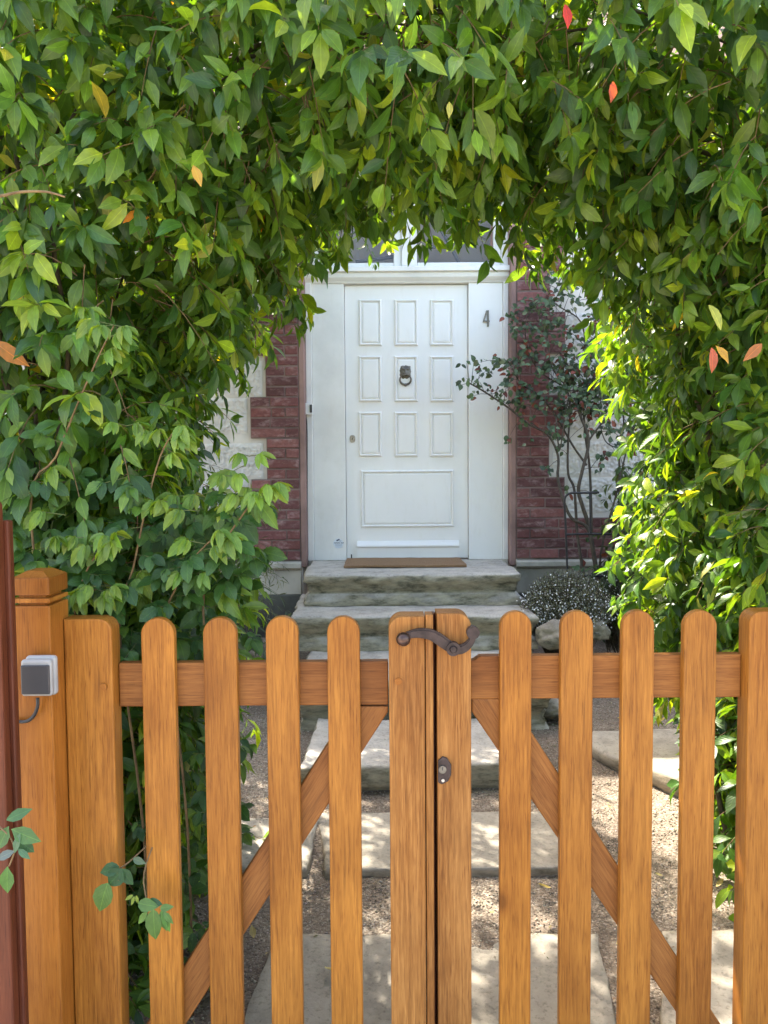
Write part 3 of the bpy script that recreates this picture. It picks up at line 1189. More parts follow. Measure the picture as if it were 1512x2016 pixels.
GL, GRt = gate(0, -1), gate(0, 1)
pk = lambda px0, px1, py, par: board('picket', px0, px1, py, YG, YG + TH, M['wood'], par)
for a_, b_, t_ in ((279, 345, 1217), (401, 467, 1216), (524, 588, 1214), (645, 709, 1214)):
    pk(a_, b_, t_, GL)
for a_, b_, t_ in ((984, 1047, 1204), (1104, 1168, 1203), (1224, 1288, 1202), (1345, 1411, 1202)):
    pk(a_, b_, t_, GRt)
board('hinge_stile', 131, 225, 1217, YG - .010, YG + .042, M['wood'], GL, 0, .028)
board('hinge_stile', 1470, 1566, 1202, YG - .010, YG + .042, M['wood'], GRt, .028, 0)
board('latch_stile', 766, 836.5, 1212, YG - .012, YG + .055, M['wood_worn'], GL, .03, 0)
board('cover_strip', 837.5, 853, 1208, YG - .0125, YG + .03, M['wood_worn'], GL, 0, .003)
board('latch_stile', 860, 927, 1206, YG - .010, YG + .055, M['wood_worn'], GRt, 0, .030)

xa, xb = at(846, 1330, YG).x, at(859, 1330, YG).x
box('gap_shade_strip', xa, xb, YG + .031, YG + .054, ZBOT, at(850, 1212, YG).z, M['wood_red'], GL, .002, grain=(0, 0, 1))  # dark strip added behind the centre gap, stands in for its shade


def rail(pxa, pxb, pya, pyb, par, z0=None, z1=None, cham=0):
    za = at((pxa + pxb) / 2, pya, YG + TH).z if z1 is None else z1
    zb = at((pxa + pxb) / 2, pyb, YG + TH).z if z0 is None else z0
    xa, xb = at(pxa, 1330, YG).x, at(pxb, 1330, YG).x
    bm = bmesh.new()
    if cham:
        pts = [(xa, zb), (xb, zb), (xb, za), (xa + .022, za), (xa + .010, za - .008), (xa, za - .012)]
        add_prism(bm, pts, YG + TH + .0005, YG + TH + .026, .003, 2)
    else:
        add_box(bm, xa, xb, YG + TH + .0005, YG + TH + .026, zb, za, .003, 2)
    bm_obj('rail', bm, M['wood_rail'], par, grain=(1, 0, 0))


rail(226.5, 764.5, 1304, 1390, GL)
rail(928.5, 1468.5, 1290, 1375, GRt, cham=1)
rail(226.5, 764.5, 0, 0, GL, z0=.10, z1=.195)
rail(928.5, 1468.5, 0, 0, GRt, z0=.10, z1=.195)


def brace(pts, par):
    Yb = YG + TH + .0005
    P4 = [at(x, y, Yb) for x, y in pts]
    bm = bmesh.new()
    add_prism(bm, [(p.x, p.z) for p in P4], Yb, Yb + .024, .003, 2)
    d = P4[1] - P4[0]
    bm_obj('brace', bm, M['wood_rail'], par, grain=(d.x, 0, d.z))


# diagonal braces run on below the picture to the bottom rail
brace([(693, 1391), (226, 2115), (226, 2165), (270, 2165), (764, 1402), (764, 1391)], GL)
brace([(1004, 1376), (1466, 2090), (1466, 2150), (1438, 2150), (929, 1402), (929, 1376)], GRt)
# plugs on the boards
for px, py, par in ((204, 1352, GL), (784, 1341, GL)):
    c = at(px, py, YG - .012)
    bm = bmesh.new(); add_cyl_y(bm, c.x, c.z, YG - .0145, YG - .011, .0075, 16)
    bm_obj('wood_plug', bm, M['wood_post'], par, grain=(0, 1, 0))

# lever latch on the right leaf
YL = YG - .030
bm = bmesh.new()
path = [(800, 1252), (815, 1248), (830, 1247), (848, 1250), (862, 1257), (876, 1267), (890, 1276), (906, 1279), (920, 1272), (929, 1260), (932, 1246)]
pp = smooth_path([at(x, y, YL) for x, y in path], 4)
for off, wd_, hh in ((0, .0115, .006), (0, .0075, .0095)):
    n = len(pp)
    prev = None
    for i, p in enumerate(pp):
        t = (pp[min(i + 1, n - 1)] - pp[max(i - 1, 0)]).normalized()
        nn = Vector((-t.z, 0, t.x))
        ws = wd_ * (0.62 + .45 * math.sin(PI * min(1, i / n * 1.15)))
        ring = [bm.verts.new(p + nn * ws + Vector((0, .008, 0))), bm.verts.new(p + nn * ws + Vector((0, -hh + .006, 0))), bm.verts.new(p - nn * ws + Vector((0, -hh + .006, 0))), bm.verts.new(p - nn * ws + Vector((0, .008, 0)))]
        if prev:
            for k in range(4):
                bm.faces.new((prev[k], prev[(k + 1) % 4], ring[(k + 1) % 4], ring[k]))
        else: bm.faces.new(ring)
        prev = ring
    bm.faces.new(prev[::-1])
for px, py, r_ in ((892, 1277, .0150), (931, 1245, .0140)):
    c = at(px, py, YL)
    add_cyl_y(bm, c.x, c.z, YL - .007, YL + .010, r_)
    if px < 900: add_cyl_y(bm, c.x, c.z, YL - .011, YL - .006, .0065, 16, .009)
c = at(931, 1245, YL); add_cyl_y(bm, c.x, c.z, YL + .01, YG + .06, .006, 12)
c = at(892, 1277, YL); add_cyl_y(bm, c.x, c.z, YL + .01, YG - .008, .007, 12)
latch = bm_obj('lever_latch', bm, M['iron'], GRt)
bm = bmesh.new()
c = at(794, 1258, YL - .004)
r = bmesh.ops.create_uvsphere(bm, u_segments=28, v_segments=18, radius=.0155)
for v in r['verts']: v.co += Vector((c.x, YL - .006, c.z))
bm_obj('latch_knob', bm, M['knob'], latch, smooth=True)
# lock case
bm = bmesh.new()
pts = [at(x, y, YG - .012) for x, y in ((862, 1497), (871, 1489), (880, 1492), (888, 1505), (888, 1524), (882, 1537), (870, 1543), (862, 1539))]
add_prism(bm, [(p.x, p.z) for p in pts], YG - .0165, YG - .009, .0015)
lk = bm_obj('gate_lock', bm, M['iron'], GRt)
c = at(871, 1514, YG - .016)
bm = bmesh.new(); add_cyl_y(bm, c.x, c.z, YG - .021, YG - .0165, .0085, 20)
bm_obj('lock_cylinder', bm, M['bronze'], lk)
box('keyhole', c.x - .001, c.x + .001, YG - .0216, YG - .0208, c.z - .001, c.z + .006, M['rod'], lk)
c = at(872, 1536, YG - .016)
bm = bmesh.new(); add_cyl_y(bm, c.x, c.z, YG - .0185, YG - .016, .0035, 12)
bm_obj('lock_screw', bm, M['brass'], lk)


# gate posts with grooved caps
def gate_post(x0, x1, y0, y1, label):
    z1 = at(90, 1137, y0).z
    g = empty('gate_post', ((x0 + x1) / 2, (y0 + y1) / 2, .02), label, 'post', 'square wooden gate posts')
    s = at(90, 1193, y0).z
    box('shaft', x0, x1, y0, y1, .02, s, M['wood_post'], g, .003, 2, grain=(0, 0, 1))
    zz_ = s
    u = (z1 - s)
    bx2 = lambda nm, ins, a, b, bev=.002: box(nm, x0 + ins, x1 - ins, y0 + ins, y1 - ins, s + a * u, s + b * u, M['wood_post'], g, bev, 2, grain=(0, 0, 1))
    bx2('groove', .011, 0, .10, 0)
    bx2('collar', 0, .10, .26)
    bx2('groove', .011, .26, .37, 0)
    bx2('cap', 0, .37, .99, .003)
    # shallow pyramid top
    bm = bmesh.new()
    zt_ = s + u * .99
    add_box(bm, x0 + .002, x1 - .002, y0 + .002, y1 - .002, zt_, zt_ + .012)
    for v in bm.verts:
        if v.co.z > zt_ + .005:
            v.co.x = v.co.x + (.02 if v.co.x < (x0 + x1) / 2 else -.02)
            v.co.y = v.co.y + (.02 if v.co.y < (y0 + y1) / 2 else -.02)
    bm_obj('cap_top', bm, M['wood_post'], g, grain=(0, 0, 1))
    return g


YP = 1.58
px0 = at(27, 1300, YP).x; px1 = at(101, 1300, YP).x
gate_post(px0, px1, YP, YP + .095, 'left square gate post with grooved cap, carrying the grey button box')
ox = (at(1566, 1330, YG).x + .012)
gate_post(ox, ox + (px1 - px0), YP, YP + .095, 'right square gate post, mostly outside the right edge beside the right leaf')

# red-brown board at the left edge, nearer than the gate
fp = empty('fence_post', (at(-20, 1500, 1.36).x, 1.42, .02), 'red brown stained fence post at the far left edge, pointed top', 'post')
YR = 1.40
xa, xb = at(-90, 1200, YR).x, at(0, 1200, YR).x
zt2 = at(10, 962, YR).z
bm = bmesh.new()
add_prism(bm, [(xa, .02), (xb, .02), (xb, zt2 - .03), (xb - .018, zt2), (xa + .018, zt2), (xa, zt2 - .03)], YR, YR + .025, .004, 2)
bm_obj('board', bm, M['wood_red'], fp, grain=(0, 0, 1))
bm = bmesh.new()
add_box(bm, xa, xb + .008, YR + .026, YR + .046, .02, zt2 - .06, .004, 2)
bm_obj('backing_strip', bm, M['wood_red'], fp, grain=(0, 0, 1))

# grey button box on the post, with its cable
bx = empty('button_box', tuple(at(72, 1340, YP)), 'weathered white gate button box with dark grey rocker on the left post', 'switch')
a = at(36, 1302, YP - .045); b = at(98, 1374, YP - .045)
box('case', a.x, b.x + .002, YP - .020, YP - .001, b.z - .003, a.z + .004, M['plastic_white'], bx, .008, 3)
box('bezel', a.x - .001, b.x, YP - .036, YP - .0205, b.z, a.z, M['plastic_white'], bx, .006, 3)
a2 = at(35.5, 1313, YP - .05); b2 = at(94, 1370, YP - .05)
box('rocker', a2.x, b2.x, YP - .041, YP - .0355, b2.z, a2.z, M['dark_glass'], bx, .002, 2)
bm = bmesh.new()
add_tube(bm, smooth_path([at(74, 1374, YP - .012), at(74, 1390, YP - .012), at(68, 1407, YP - .010), at(57, 1418, YP - .009), at(45, 1421, YP - .008), at(30, 1420, YP - .008)]), .0037, 8)
bm_obj('cable', bm, M['cable'], bx, smooth=True)

# ------------------------------------------------------------------ the arch hedge
GREEN = [(.040, .094, .024), (.066, .145, .028), (.105, .20, .033), (.16, .255, .038), (.30, .30, .05), (.45, .18, .04)]


def half_w(z, side):
    """inner half width of the passage on one side at height z"""
    if side < 0:
        return np.interp(z, [0, .3, .7, 1.1, 1.5], [.74, .78, .76, .74, .77])
    return np.interp(z, [0, .3, .75, 1.1, 1.35, 1.7], [1.12, 1.10, 1.04, .95, .91, .90])


def arch_sdf(x, y, z):
    """negative inside the foliage"""
    cx = .14
    cyy = (y - 1.85) / 1.2
    zs = 1.60                       # springing
    top = np.where(x < cx, 2.41, 2.46) + .03 * cyy
    ex = np.where(x < cx, 2.05, 2.3)
    zc_ = np.minimum(z, zs)
    wl = half_w(zc_, -1); wr = half_w(zc_, 1)
    w_ = np.where(x < cx, wl, wr)
    u = np.abs(x - cx) / w_
    v = np.maximum(0, z - zs) / (top - zs)
    rr_ = (u ** ex + v ** ex) ** (1 / ex)
    op = (1 - rr_) * .62            # positive inside the opening
    right = x > .6
    yf = 1.84 - .14 * np.clip((z - 1.9) / .6, 0, 1)
    yb = np.where(right & (z < 2.2), 3.40, 2.88)
    ob = np.maximum(np.maximum(yf - y, y - yb), np.maximum(np.abs(x - .15) - 2.1, z - 3.1))
    lump = .07 * np.sin(x * 5.1 + 1.3) * np.sin(y * 4.3 + .4) * np.sin(z * 4.7) + .05 * np.sin(x * 11 + 2) * np.sin(z * 9.3 + 1) * np.cos(y * 8)
    return np.maximum(ob, op) + lump


def grad(x, y, z, e=.02):
    g = np.stack([arch_sdf(x + e, y, z) - arch_sdf(x - e, y, z), arch_sdf(x, y + e, z) - arch_sdf(x, y - e, z), arch_sdf(x, y, z + e) - arch_sdf(x, y, z - e)], -1)
    return nrm(g)


CMn = np.array(CM)


def project(p):
    q = (p - np.array([0, 0, EYE])) @ CMn
    return 756 + q[:, 0] / -q[:, 2] * FPX, 1008 - q[:, 1] / -q[:, 2] * FPX


def make_shoots(pos, out, L, S, cols, wts, nodes=4, lf=(.060, .104), asp=(.33, .44), gravity=.78, twigs=None):
    n = len(pos)
    rnd = rng.normal(0, 1, (n, 3))
    D = nrm(out * .75 + rnd * .45 + np.array([0, 0, .05]))
    path = []
    us = np.linspace(0, 1, 5)
    for u in us:
        path.append(pos + D * (S * u)[:, None] + np.array([0, 0, -1.]) * (.45 * S * u * u)[:, None])
    path = np.stack(path, 1)
    side0 = nrm(np.cross(D, rng.normal(0, 1, (n, 3))))
    side1 = np.cross(D, side0)
    bright = rng.uniform(0, 1, n)
    for k in range(nodes + 1):
        u = ((k + .6) / (nodes + .6)) ** .65
        i = min(3, int(u * 4)); f = u * 4 - i
        c = path[:, i] * (1 - f) + path[:, i + 1] * f
        cnt = 4 if k == nodes else 2
        for j in range(cnt):
            a = k * 1.57 + j * (2 * PI / cnt) + rng.uniform(-.4, .4, n)
            sd_ = side0 * np.cos(a)[:, None] + side1 * np.sin(a)[:, None]
            dirv = nrm(sd_ * .75 + D * (.35 if k < nodes else .8) + np.array([0, 0, -1.]) * (gravity * rng.uniform(.5, 1.4, n))[:, None] + rng.normal(0, .22, (n, 3)))
            upv = nrm(out * .8 + np.array([0, 0, .75]) + rng.normal(0, .38, (n, 3)))
            ln = rng.uniform(lf[0], lf[1], n) * (1 - .25 * (k == nodes) * rng.uniform(0, 1, n))
            wdv = ln * rng.uniform(asp[0], asp[1], n)
            col = palette(n, cols, wts)
            tip = (k >= nodes - 1)
            if tip: col = np.where((bright > .72)[:, None], col * np.array([1.9, 1.55, 1.1]), col)
            L.add(c + sd_ * .006, dirv, upv, ln, wdv, rng.uniform(.05, .55, n), rng.uniform(.1, 1.3, n), col)
    if twigs is not None:
        twigs.append(path)


hedge = empty('climbing_hedge', (.15, 2.4, .1), 'dense glossy green climbing hedge grown into an arch over the garden gate', 'hedge')


def sample_arch(n, lo, hi, shell):
    x = rng.uniform(lo[0], hi[0], n); y = rng.uniform(lo[1], hi[1], n); z = rng.uniform(lo[2], hi[2], n)
    s = arch_sdf(x, y, z)
    k = (s < -.03) & (s > -shell)
    x, y, z, s = x[k], y[k], z[k], s[k]
    p = np.stack([x, y, z], -1)
    px, py = project(p)
    vis = (px > -250) & (px < 1760) & (py > -420)
    keep = vis | (rng.uniform(0, 1, len(x)) < .33)
    keep &= (z > .12)
    return p[keep], s[keep]


LV = Leaves('plain')
tw = []
p, s = sample_arch(36000, (-1.95, 1.6, .1), (2.25, 3.5, 3.1), .20)
g = grad(p[:, 0], p[:, 1], p[:, 2])
print('shoots', len(p))
make_shoots(p, g, LV, rng.uniform(.09, .20, len(p)), GREEN, [3, 5, 4, 2, .13, .015], 3, twigs=tw)
# sparse filling deeper inside
p2, s2 = sample_arch(21000, (-1.95, 1.6, .1), (2.25, 3.5, 3.1), 3)
k = s2 < -.18
p2 = p2[k]
g2 = nrm(rng.normal(0, 1, p2.shape))
print('inner', len(p2))
make_shoots(p2, g2, LV, rng.uniform(.08, .16, len(p2)), GREEN, [4, 5, 2, 1, .25, .03], 1, twigs=None)
LV.build('foliage', M['leaf'], hedge)
P_ = np.concatenate(tw)
tubes_np('twig', P_, np.broadcast_to(np.linspace(.0022, .0009, 5), (len(P_), 5)).copy(), M['twig'], hedge, 3)
# woody stems climbing the two sides and crossing overhead
rr = random.Random(8)
bm = bmesh.new()
for k in range(34):
    side = -1 if k % 2 else 1
    x0 = .14 + side * rr.uniform(1.05, 1.4); y0 = rr.uniform(2.05, 2.95)
    pts = [(x0, y0, .05)]
    z = .05
    x, y = x0, y0
    while z < 2.3:
        z += rr.uniform(.25, .4); x += rr.uniform(-.09, .09) - side * .012; y += rr.uniform(-.08, .08)
        pts.append((x, y, z))
    tgt = rr.uniform(-.2, 1.1)
    zt_ = 2.74 + rr.uniform(-.05, .2)
    for u in (.2, .45, .7, 1.0):
        pts.append((x + (.14 - side * tgt - x) * u, y + rr.uniform(-.1, .1), z + (zt_ - z) * min(1, u * 1.6) + rr.uniform(-.03, .03)))
    sp = smooth_path(pts, 4)
    r0 = rr.uniform(.005, .013)
    add_tube(bm, sp, [r0 * (1 - .6 * i / len(sp)) for i in range(len(sp))], 7)
bm_obj('stem', bm, M['bark'], hedge, smooth=True)
# coloured leaves that stand out, each its own part
def odd_leaf(px, py, Y, ln, ang, col, label, tilt=.3, name='coloured_leaf', wd_=.42, par=hedge):
    L = Leaves('plain')
    c = at(px, py, Y)
    d = np.array([[math.sin(R(ang)), -tilt, -math.cos(R(ang))]])
    L.add(np.array([list(c)]), d, np.array([[.25, -1, .35]]), np.array([ln]), np.array([ln * wd_]), np.array([.3]), np.array([.5]), np.array([col]))
    o = L.build(name, M['leaf'], par)
    if label: o['label'] = label
    return o


odd_leaf(1112, 8, 1.52, .05, 10, (.50, .035, .015), 'bright red leaf')
odd_leaf(1207, 160, 1.58, .045, -4, (.45, .075, .02), 'orange red leaf')
odd_leaf(1401, 684, 1.62, .055, 3, (.50, .11, .045), 'pink orange leaf')
odd_leaf(1408, 680, 1.64, .05, 40, (.62, .33, .04), 'yellow leaf')
odd_leaf(1500, 676, 1.60, .055, -48, (.42, .15, .04), 'orange leaf')
odd_leaf(380, 325, 1.62, .05, 25, (.60, .34, .05), 'yellow leaf')
odd_leaf(1395, 600, 1.60, .06, 30, (.40, .42, .06), 'yellow green leaf')
odd_leaf(885, 200, 1.58, .035, 0, (.45, .42, .08), 'yellow leaf')
# the pale bare shoot poking in at the left edge
bm = bmesh.new()
pth = smooth_path([at(-60, 392, 1.45), at(0, 386, 1.45), at(40, 378, 1.45), at(85, 377, 1.45), at(110, 382, 1.45), at(128, 388, 1.45)], 4)
add_tube(bm, pth, [.0035 * (1 - .6 * i / len(pth)) for i in range(len(pth))], 8)
o = bm_obj('bare_shoot', bm, M['twig'], hedge, smooth=True)

# ------------------------------------------------------------------ rose shrub in front, left
rose = empty('rose_bush', (-.62, 1.95, .06), 'rose bush with toothed compound leaves and pale young tips behind the left gate leaf', 'bush')
RG = [(.036, .090, .022), (.052, .120, .026), (.075, .155, .032), (.11, .20, .036)]
LR = Leaves('serrate')
petioles = []


def compound(base, dr, up, size, young, n5=5):
    dr = Vector(dr).normalized(); up = Vector(up)
    side = dr.cross(up).normalized(); up = side.cross(dr)
    petioles.append([base, base + dr * size * .55 - Vector((0, 0, .02 * size)), base + dr * size * 1.05 - Vector((0, 0, .06 * size))])
    items = [(1.0, 0, 1.0)]
    for t, s_ in ((.95, .85), (.5, .7))[: (n5 - 1) // 2]:
        items += [(t, 1, s_), (t, -1, s_)]
    for t, sg, s_ in items:
        b = base + dr * size * t
        if young:
            b = base + dr * size * (.7 + .3 * t)
            dv = dr * .55 * t + side * sg * .75 + Vector((0, 0, -.62))
        else:
            dv = (dr * (1 if sg == 0 else .45) + side * sg * .9 + Vector((0, 0, -.35)))
        dv = dv.normalized()
        ln = size * (1.1 if young else .95) * s_ * random.uniform(.85, 1.1)
        c = palette(1, [(.19, .28, .036), (.14, .24, .034)], [1, 1]) if young else palette(1, RG, [3, 4, 3, 1.2])
        upv = up + Vector((random.gauss(0, .25), random.gauss(0, .25), random.gauss(0, .2)))
        LR.add(np.array([list(b)]), np.array([list(dv)]), np.array([list(upv)]), np.array([ln]), np.array([ln * (.42 if young else random.uniform(.54, .68))]),
               np.array([.55 if young else random.uniform(.08, .4)]), np.array([random.uniform(.3, .9)]), c)


random.seed(21)
cnt = 0
while cnt < 300:
    px = random.uniform(-30, 540); py = random.uniform(900, 1300)
    lim = 60 + (py - 900) * .9
    if px > 520 - abs(py - 1060) * .25 or (py < 960 and px > 300 and random.random() < .6): continue
    if py < 960 and random.random() < .5: continue
    Y = random.uniform(1.76, 2.15)
    b = at(px, py, Y)
    if b.x > -.27 + (Y - 1.8) * .05: continue
    d = (random.gauss(0, .7), -.75 + random.gauss(0, .35), random.gauss(0, .35))
    compound(b, d, (random.gauss(0, .2), -.75, .8), random.uniform(.046, .072), random.random() < .12)
    cnt += 1
cnt = 0
while cnt < 190:                       # foliage lower down, seen through the gate
    b = Vector((random.uniform(-1.0, -.40), random.uniform(1.82, 2.3), random.uniform(.25, 1.15)))
    d = (random.gauss(0, .7), -.75 + random.gauss(0, .35), random.gauss(0, .35))
    compound(b, d, (random.gauss(0, .2), -.75, .8), random.uniform(.035, .055), False)
    cnt += 1
# tall young shoots at known places
canes = [[(235, 1240), (262, 1120), (285, 1010), (315, 900), (345, 845)], [(60, 1010), (110, 900), (155, 790), (195, 700), (225, 640)], [(400, 1200), (430, 1090), (480, 1010), (520, 960)], [(150, 1250), (160, 1150), (200, 1080), (245, 1060)],
         [(330, 1250), (345, 1160), (380, 1100), (430, 1050)], [(90, 1250), (110, 1190), (190, 1160)]]
for ci, cn in enumerate(canes):
    pts = [at(x, y, 1.80 - .03 * i) for i, (x, y) in enumerate(cn)]
    root = Vector((pts[0].x * .9 - .05, 1.95, .06))
    sp = smooth_path([root, (root + pts[0]) / 2 + Vector((.03, -.05, .05))] + pts, 4)
    bm = bmesh.new()
    add_tube(bm, sp, [.0036 * (1 - .6 * i / len(sp)) for i in range(len(sp))], 7)
    bm_obj('cane', bm, M['twig'], rose, smooth=True)
    tip = sp[-1]
    for k in range(3):
        a_ = random.uniform(0, 6.28)
        compound(tip, (math.cos(a_) * .8, -.7, random.uniform(-.2, .3)), (0, -.6, .8), .048, True)
    for u in (.55, .65, .75, .85, .93):
        q = sp[int(u * (len(sp) - 1))]
        a_ = random.uniform(0, 6.28)
        compound(q, (math.cos(a_), -.5, random.uniform(-.1, .3)), (0, -.6, .8), .05, u > .8)
for px, py in ((180, 1020 + 60), (205, 1195), (330, 1010), (170, 640), (110, 1080), (385, 1150), (490, 920), (520, 985), (560 - 40, 1000), (465, 960), (250, 860), (320, 875), (205, 1175)):
    b = at(px, py - 22, 1.74)
    a_ = random.uniform(0, 6.28)
    for k in range(2):
        compound(b, (math.cos(a_ + k * 2.5) * .9, -.7, .1), (0, -.7, .7), .042, True)
# sprays hanging over the left leaf of the gate
q0 = at(310, 1640, 1.70); q1 = at(262, 1690, 1.60); q2 = at(250, 1702, 1.59)
bm = bmesh.new()
add_tube(bm, smooth_path([q0 + Vector((.02, .06, .05)), q0, q1, at(232, 1712, 1.58), at(212, 1722, 1.575)], 4), .0016, 6)
add_tube(bm, smooth_path([q0 + Vector((.02, .06, .05)), at(288, 1700, 1.62), at(286, 1760, 1.6), at(296, 1790, 1.585)], 4), .0016, 6)
bm_obj('twig', bm, M['twig'], rose, smooth=True)


def lone(L, px, py, Y, ln, ang, col, wf=.6, tilt=.15, fold=.2, curl=.4):
    c = at(px, py, Y)
    L.add(np.array([list(c)]), np.array([[math.sin(R(ang)), -tilt, -math.cos(R(ang))]]), np.array([[random.uniform(-.25, .25), -1, .45]]), np.array([ln]), np.array([ln * wf]), np.array([fold]), np.array([curl]), np.array([col]))


LS = Leaves('broad')
DG, MG, YG_ = (.035, .10, .035), (.10, .20, .045), (.24, .34, .05)
for a_ in [(235, 1706, 1.575, .045, -75, DG, .62), (242, 1712, 1.57, .048, -45, DG, .8), (212, 1738, 1.565, .068, -18, MG, .62), (238, 1710, 1.57, .045, 35, DG, .6),
           (262, 1690, 1.585, .03, 70, (.10, .16, .09), .5), (262, 1762, 1.59, .022, -60, YG_, .35), (265, 1765, 1.588, .022, -25, YG_, .35), (268, 1763, 1.588, .020, 15, YG_, .35),
           (290, 1774, 1.585, .034, 80, DG, .55), (272, 1778, 1.58, .045, 82, MG, .6), (302, 1790, 1.575, .070, 2, MG, .5), (318, 1792, 1.575, .05, 12, MG, .4), (320, 1790, 1.575, .055, 18, (.12, .26, .05), .3),
           (315, 1788, 1.575, .03, 100, MG, .5), (290, 1795, 1.58, .035, -40, (.13, .26, .05), .4), (322, 1795, 1.57, .035, 40, MG, .35)]:
    lone(LS, *a_)
LS.build('gate_spray', M['rose_leaf'], rose)
LR.build('foliage', M['rose_leaf'], rose)
pp = np.array([[list(q) for q in x] for x in petioles])
tubes_np('leaf_stalk', pp, np.full(pp.shape[:2], .0011), M['green_stem'], rose, 3)

# small twig with leaves by the red brown post
spr = empty('leafy_twig', tuple(at(0, 1640, 1.33)), 'leafy green twig sticking out in front of the red brown post at the left edge', 'twig')
bm = bmesh.new()
add_tube(bm, smooth_path([at(-40, 1600, 1.36), at(-5, 1625, 1.33), at(20, 1648, 1.33), at(28, 1675, 1.33), at(18, 1705, 1.33)], 4), .0016, 6)
bm_obj('stem', bm, M['twig'], spr, smooth=True)
LT = Leaves('plain')
for a_ in [(12, 1615, 1.33, .052, 118, (.06, .15, .05), .4), (22, 1632, 1.325, .058, 68, (.09, .19, .06), .5), (18, 1626, 1.33, .05, -28, (.07, .16, .05), .5), (34, 1650, 1.335, .04, 50, DG, .6),
           (40, 1640, 1.32, .04, -20, (.09, .18, .10), .35), (30, 1675, 1.325, .04, -70, (.12, .16, .15), .4), (15, 1705, 1.33, .052, -2, (.08, .19, .04), .5), (35, 1670, 1.325, .03, 50, (.08, .18, .1), .4)]:
    lone(LT, *a_)
LT.build('foliage', M['rose_leaf'], spr)

# ------------------------------------------------------------------ garden shrubs that shade the path (left, behind the hedge)
def crown(name, c, rad, n, label, cat, lf, cols, wts, m, trunk=None, nodes=3, kind='plain', parent_mat='bark', S=(.1, .2), zmin=.2, group=None, asp=(.34, .44)):
    base = (c[0], c[1], gz(c[1])) if trunk is None else trunk
    e = empty(name, base, label, cat, group)
    v = nrm(rng.normal(0, 1, (n * 2, 3)))
    rad_ = rng.uniform(.45, 1, n * 2) ** .5
    lump = 1 + .18 * np.sin(v[:, 0] * 5 + 1) * np.sin(v[:, 1] * 6) + .15 * np.sin(v[:, 2] * 7 + v[:, 0] * 4)
    p = np.array(c) + v * (rad_ * lump)[:, None] * np.array(rad)
    k = p[:, 2] > zmin
    p, v = p[k][:n], v[k][:n]
    L = Leaves(kind)
    t_ = []
    make_shoots(p, v, L, rng.uniform(S[0], S[1], len(p)), cols, wts, nodes, lf=lf, asp=asp, twigs=t_)
    L.build('foliage', m, e)
    P_ = np.concatenate(t_)
    tubes_np('twig', P_, np.broadcast_to(np.linspace(.002, .0008, 5), (len(P_), 5)).copy(), M['bark'], e, 3)
    bm = bmesh.new()
    for k in range(9):
        q = Vector(p[int(rng.integers(len(p)))])
        b = Vector(base) + Vector((random.uniform(-.03, .03), random.uniform(-.03, .03), 0))
        mid = b + (q - b) * .45 + Vector((random.uniform(-.05, .05), random.uniform(-.05, .05), abs(q.z - b.z) * .1))
        sp = smooth_path([b, mid, q], 6)
        r0 = min(.03, .02 * rad[2] + .004)
        add_tube(bm, sp, [r0 * (1 - .8 * i / len(sp)) for i in range(len(sp))], 7)
    bm_obj('stem', bm, M[parent_mat], e, smooth=True)
    return e


crown('garden_tree', (-1.52, 4.45, 3.3), (1.2, .95, 1.1), 1900, 'small leafy tree behind the left side of the hedge, only glimpsed through it', 'tree', (.05, .08), GREEN, [3, 5, 3, 1, .2, .02], M['leaf'], trunk=(-1.8, 4.4, gz(4.4)))
crown('garden_bush', (-1.25, 4.35, .85), (.55, .5, .55), 420, 'grey green bush against the house wall left of the steps', 'bush', (.05, .09), [(.06, .09, .045), (.09, .12, .06)], [1, 1], M['dull_leaf'], asp=(.1, .16), S=(.15, .3))
# shrub row further right that reaches the house
crown('garden_bush', (1.95, 4.9, .95), (.5, .45, .75), 420, 'dark green bush near the house wall behind the right side of the hedge', 'bush', (.05, .08), [(.03, .06, .02), (.05, .09, .03)], [1, 1], M['dull_leaf'])

# ------------------------------------------------------------------ climbing rose on the house wall, right
cr = empty('climbing_rose', tuple(at(1168, 1225, 5.05)), 'sparse climbing rose with bare dark canes on the wall right of the door', 'climbing plant')
Zx = lambda x, y: (x / 2.4706 + 900, y / 2.4706 + 560)
stems = [
    ([(700, 1500), (660, 1290), (630, 1180), (560, 1140), (520, 1060), (490, 940), (490, 830), (440, 730), (350, 680), (250, 600), (130, 520), (60, 480)], .011),
    ([(690, 1480), (645, 1200), (610, 1080), (590, 1000), (610, 900), (640, 760), (600, 640), (570, 540), (560, 440), (500, 330)], .013),
    ([(620, 1440), (585, 1220), (570, 1000), (540, 920), (540, 760), (550, 600), (530, 500), (460, 400), (440, 260)], .009),
    ([(630, 880), (560, 780), (480, 640), (400, 540), (310, 480), (250, 380), (200, 370)], .007),
    ([(640, 760), (720, 660), (850, 580), (950, 590)], .006),
    ([(655, 1230), (645, 900), (620, 700), (625, 500), (720, 400), (740, 260), (760, 120)], .008),
    ([(790, 1420), (785, 1180), (790, 950), (790, 800), (810, 650), (770, 560), (700, 470)], .008),
    ([(700, 1500), (700, 1300), (780, 1000), (820, 820), (850, 700), (930, 600)], .007),
    ([(560, 440), (620, 330), (600, 180), (500, 110), (430, 60)], .006),
    ([(530, 500), (410, 430), (350, 330), (330, 200), (360, 120)], .005),
    ([(480, 640), (500, 800), (540, 560), (620, 480)], .005),
    ([(720, 400), (800, 460), (900, 430), (960, 470)], .005),
    ([(600, 640), (680, 560), (720, 430), (700, 300)], .005),
    ([(440, 260), (400, 150), (470, 40), (520, -60)], .005),
    ([(740, 260), (650, 100), (620, -40)], .005),
    ([(790, 800), (720, 760), (690, 640), (700, 560)], .004)]
LC = Leaves('broad')
rr = random.Random(31)
bm = bmesh.new()
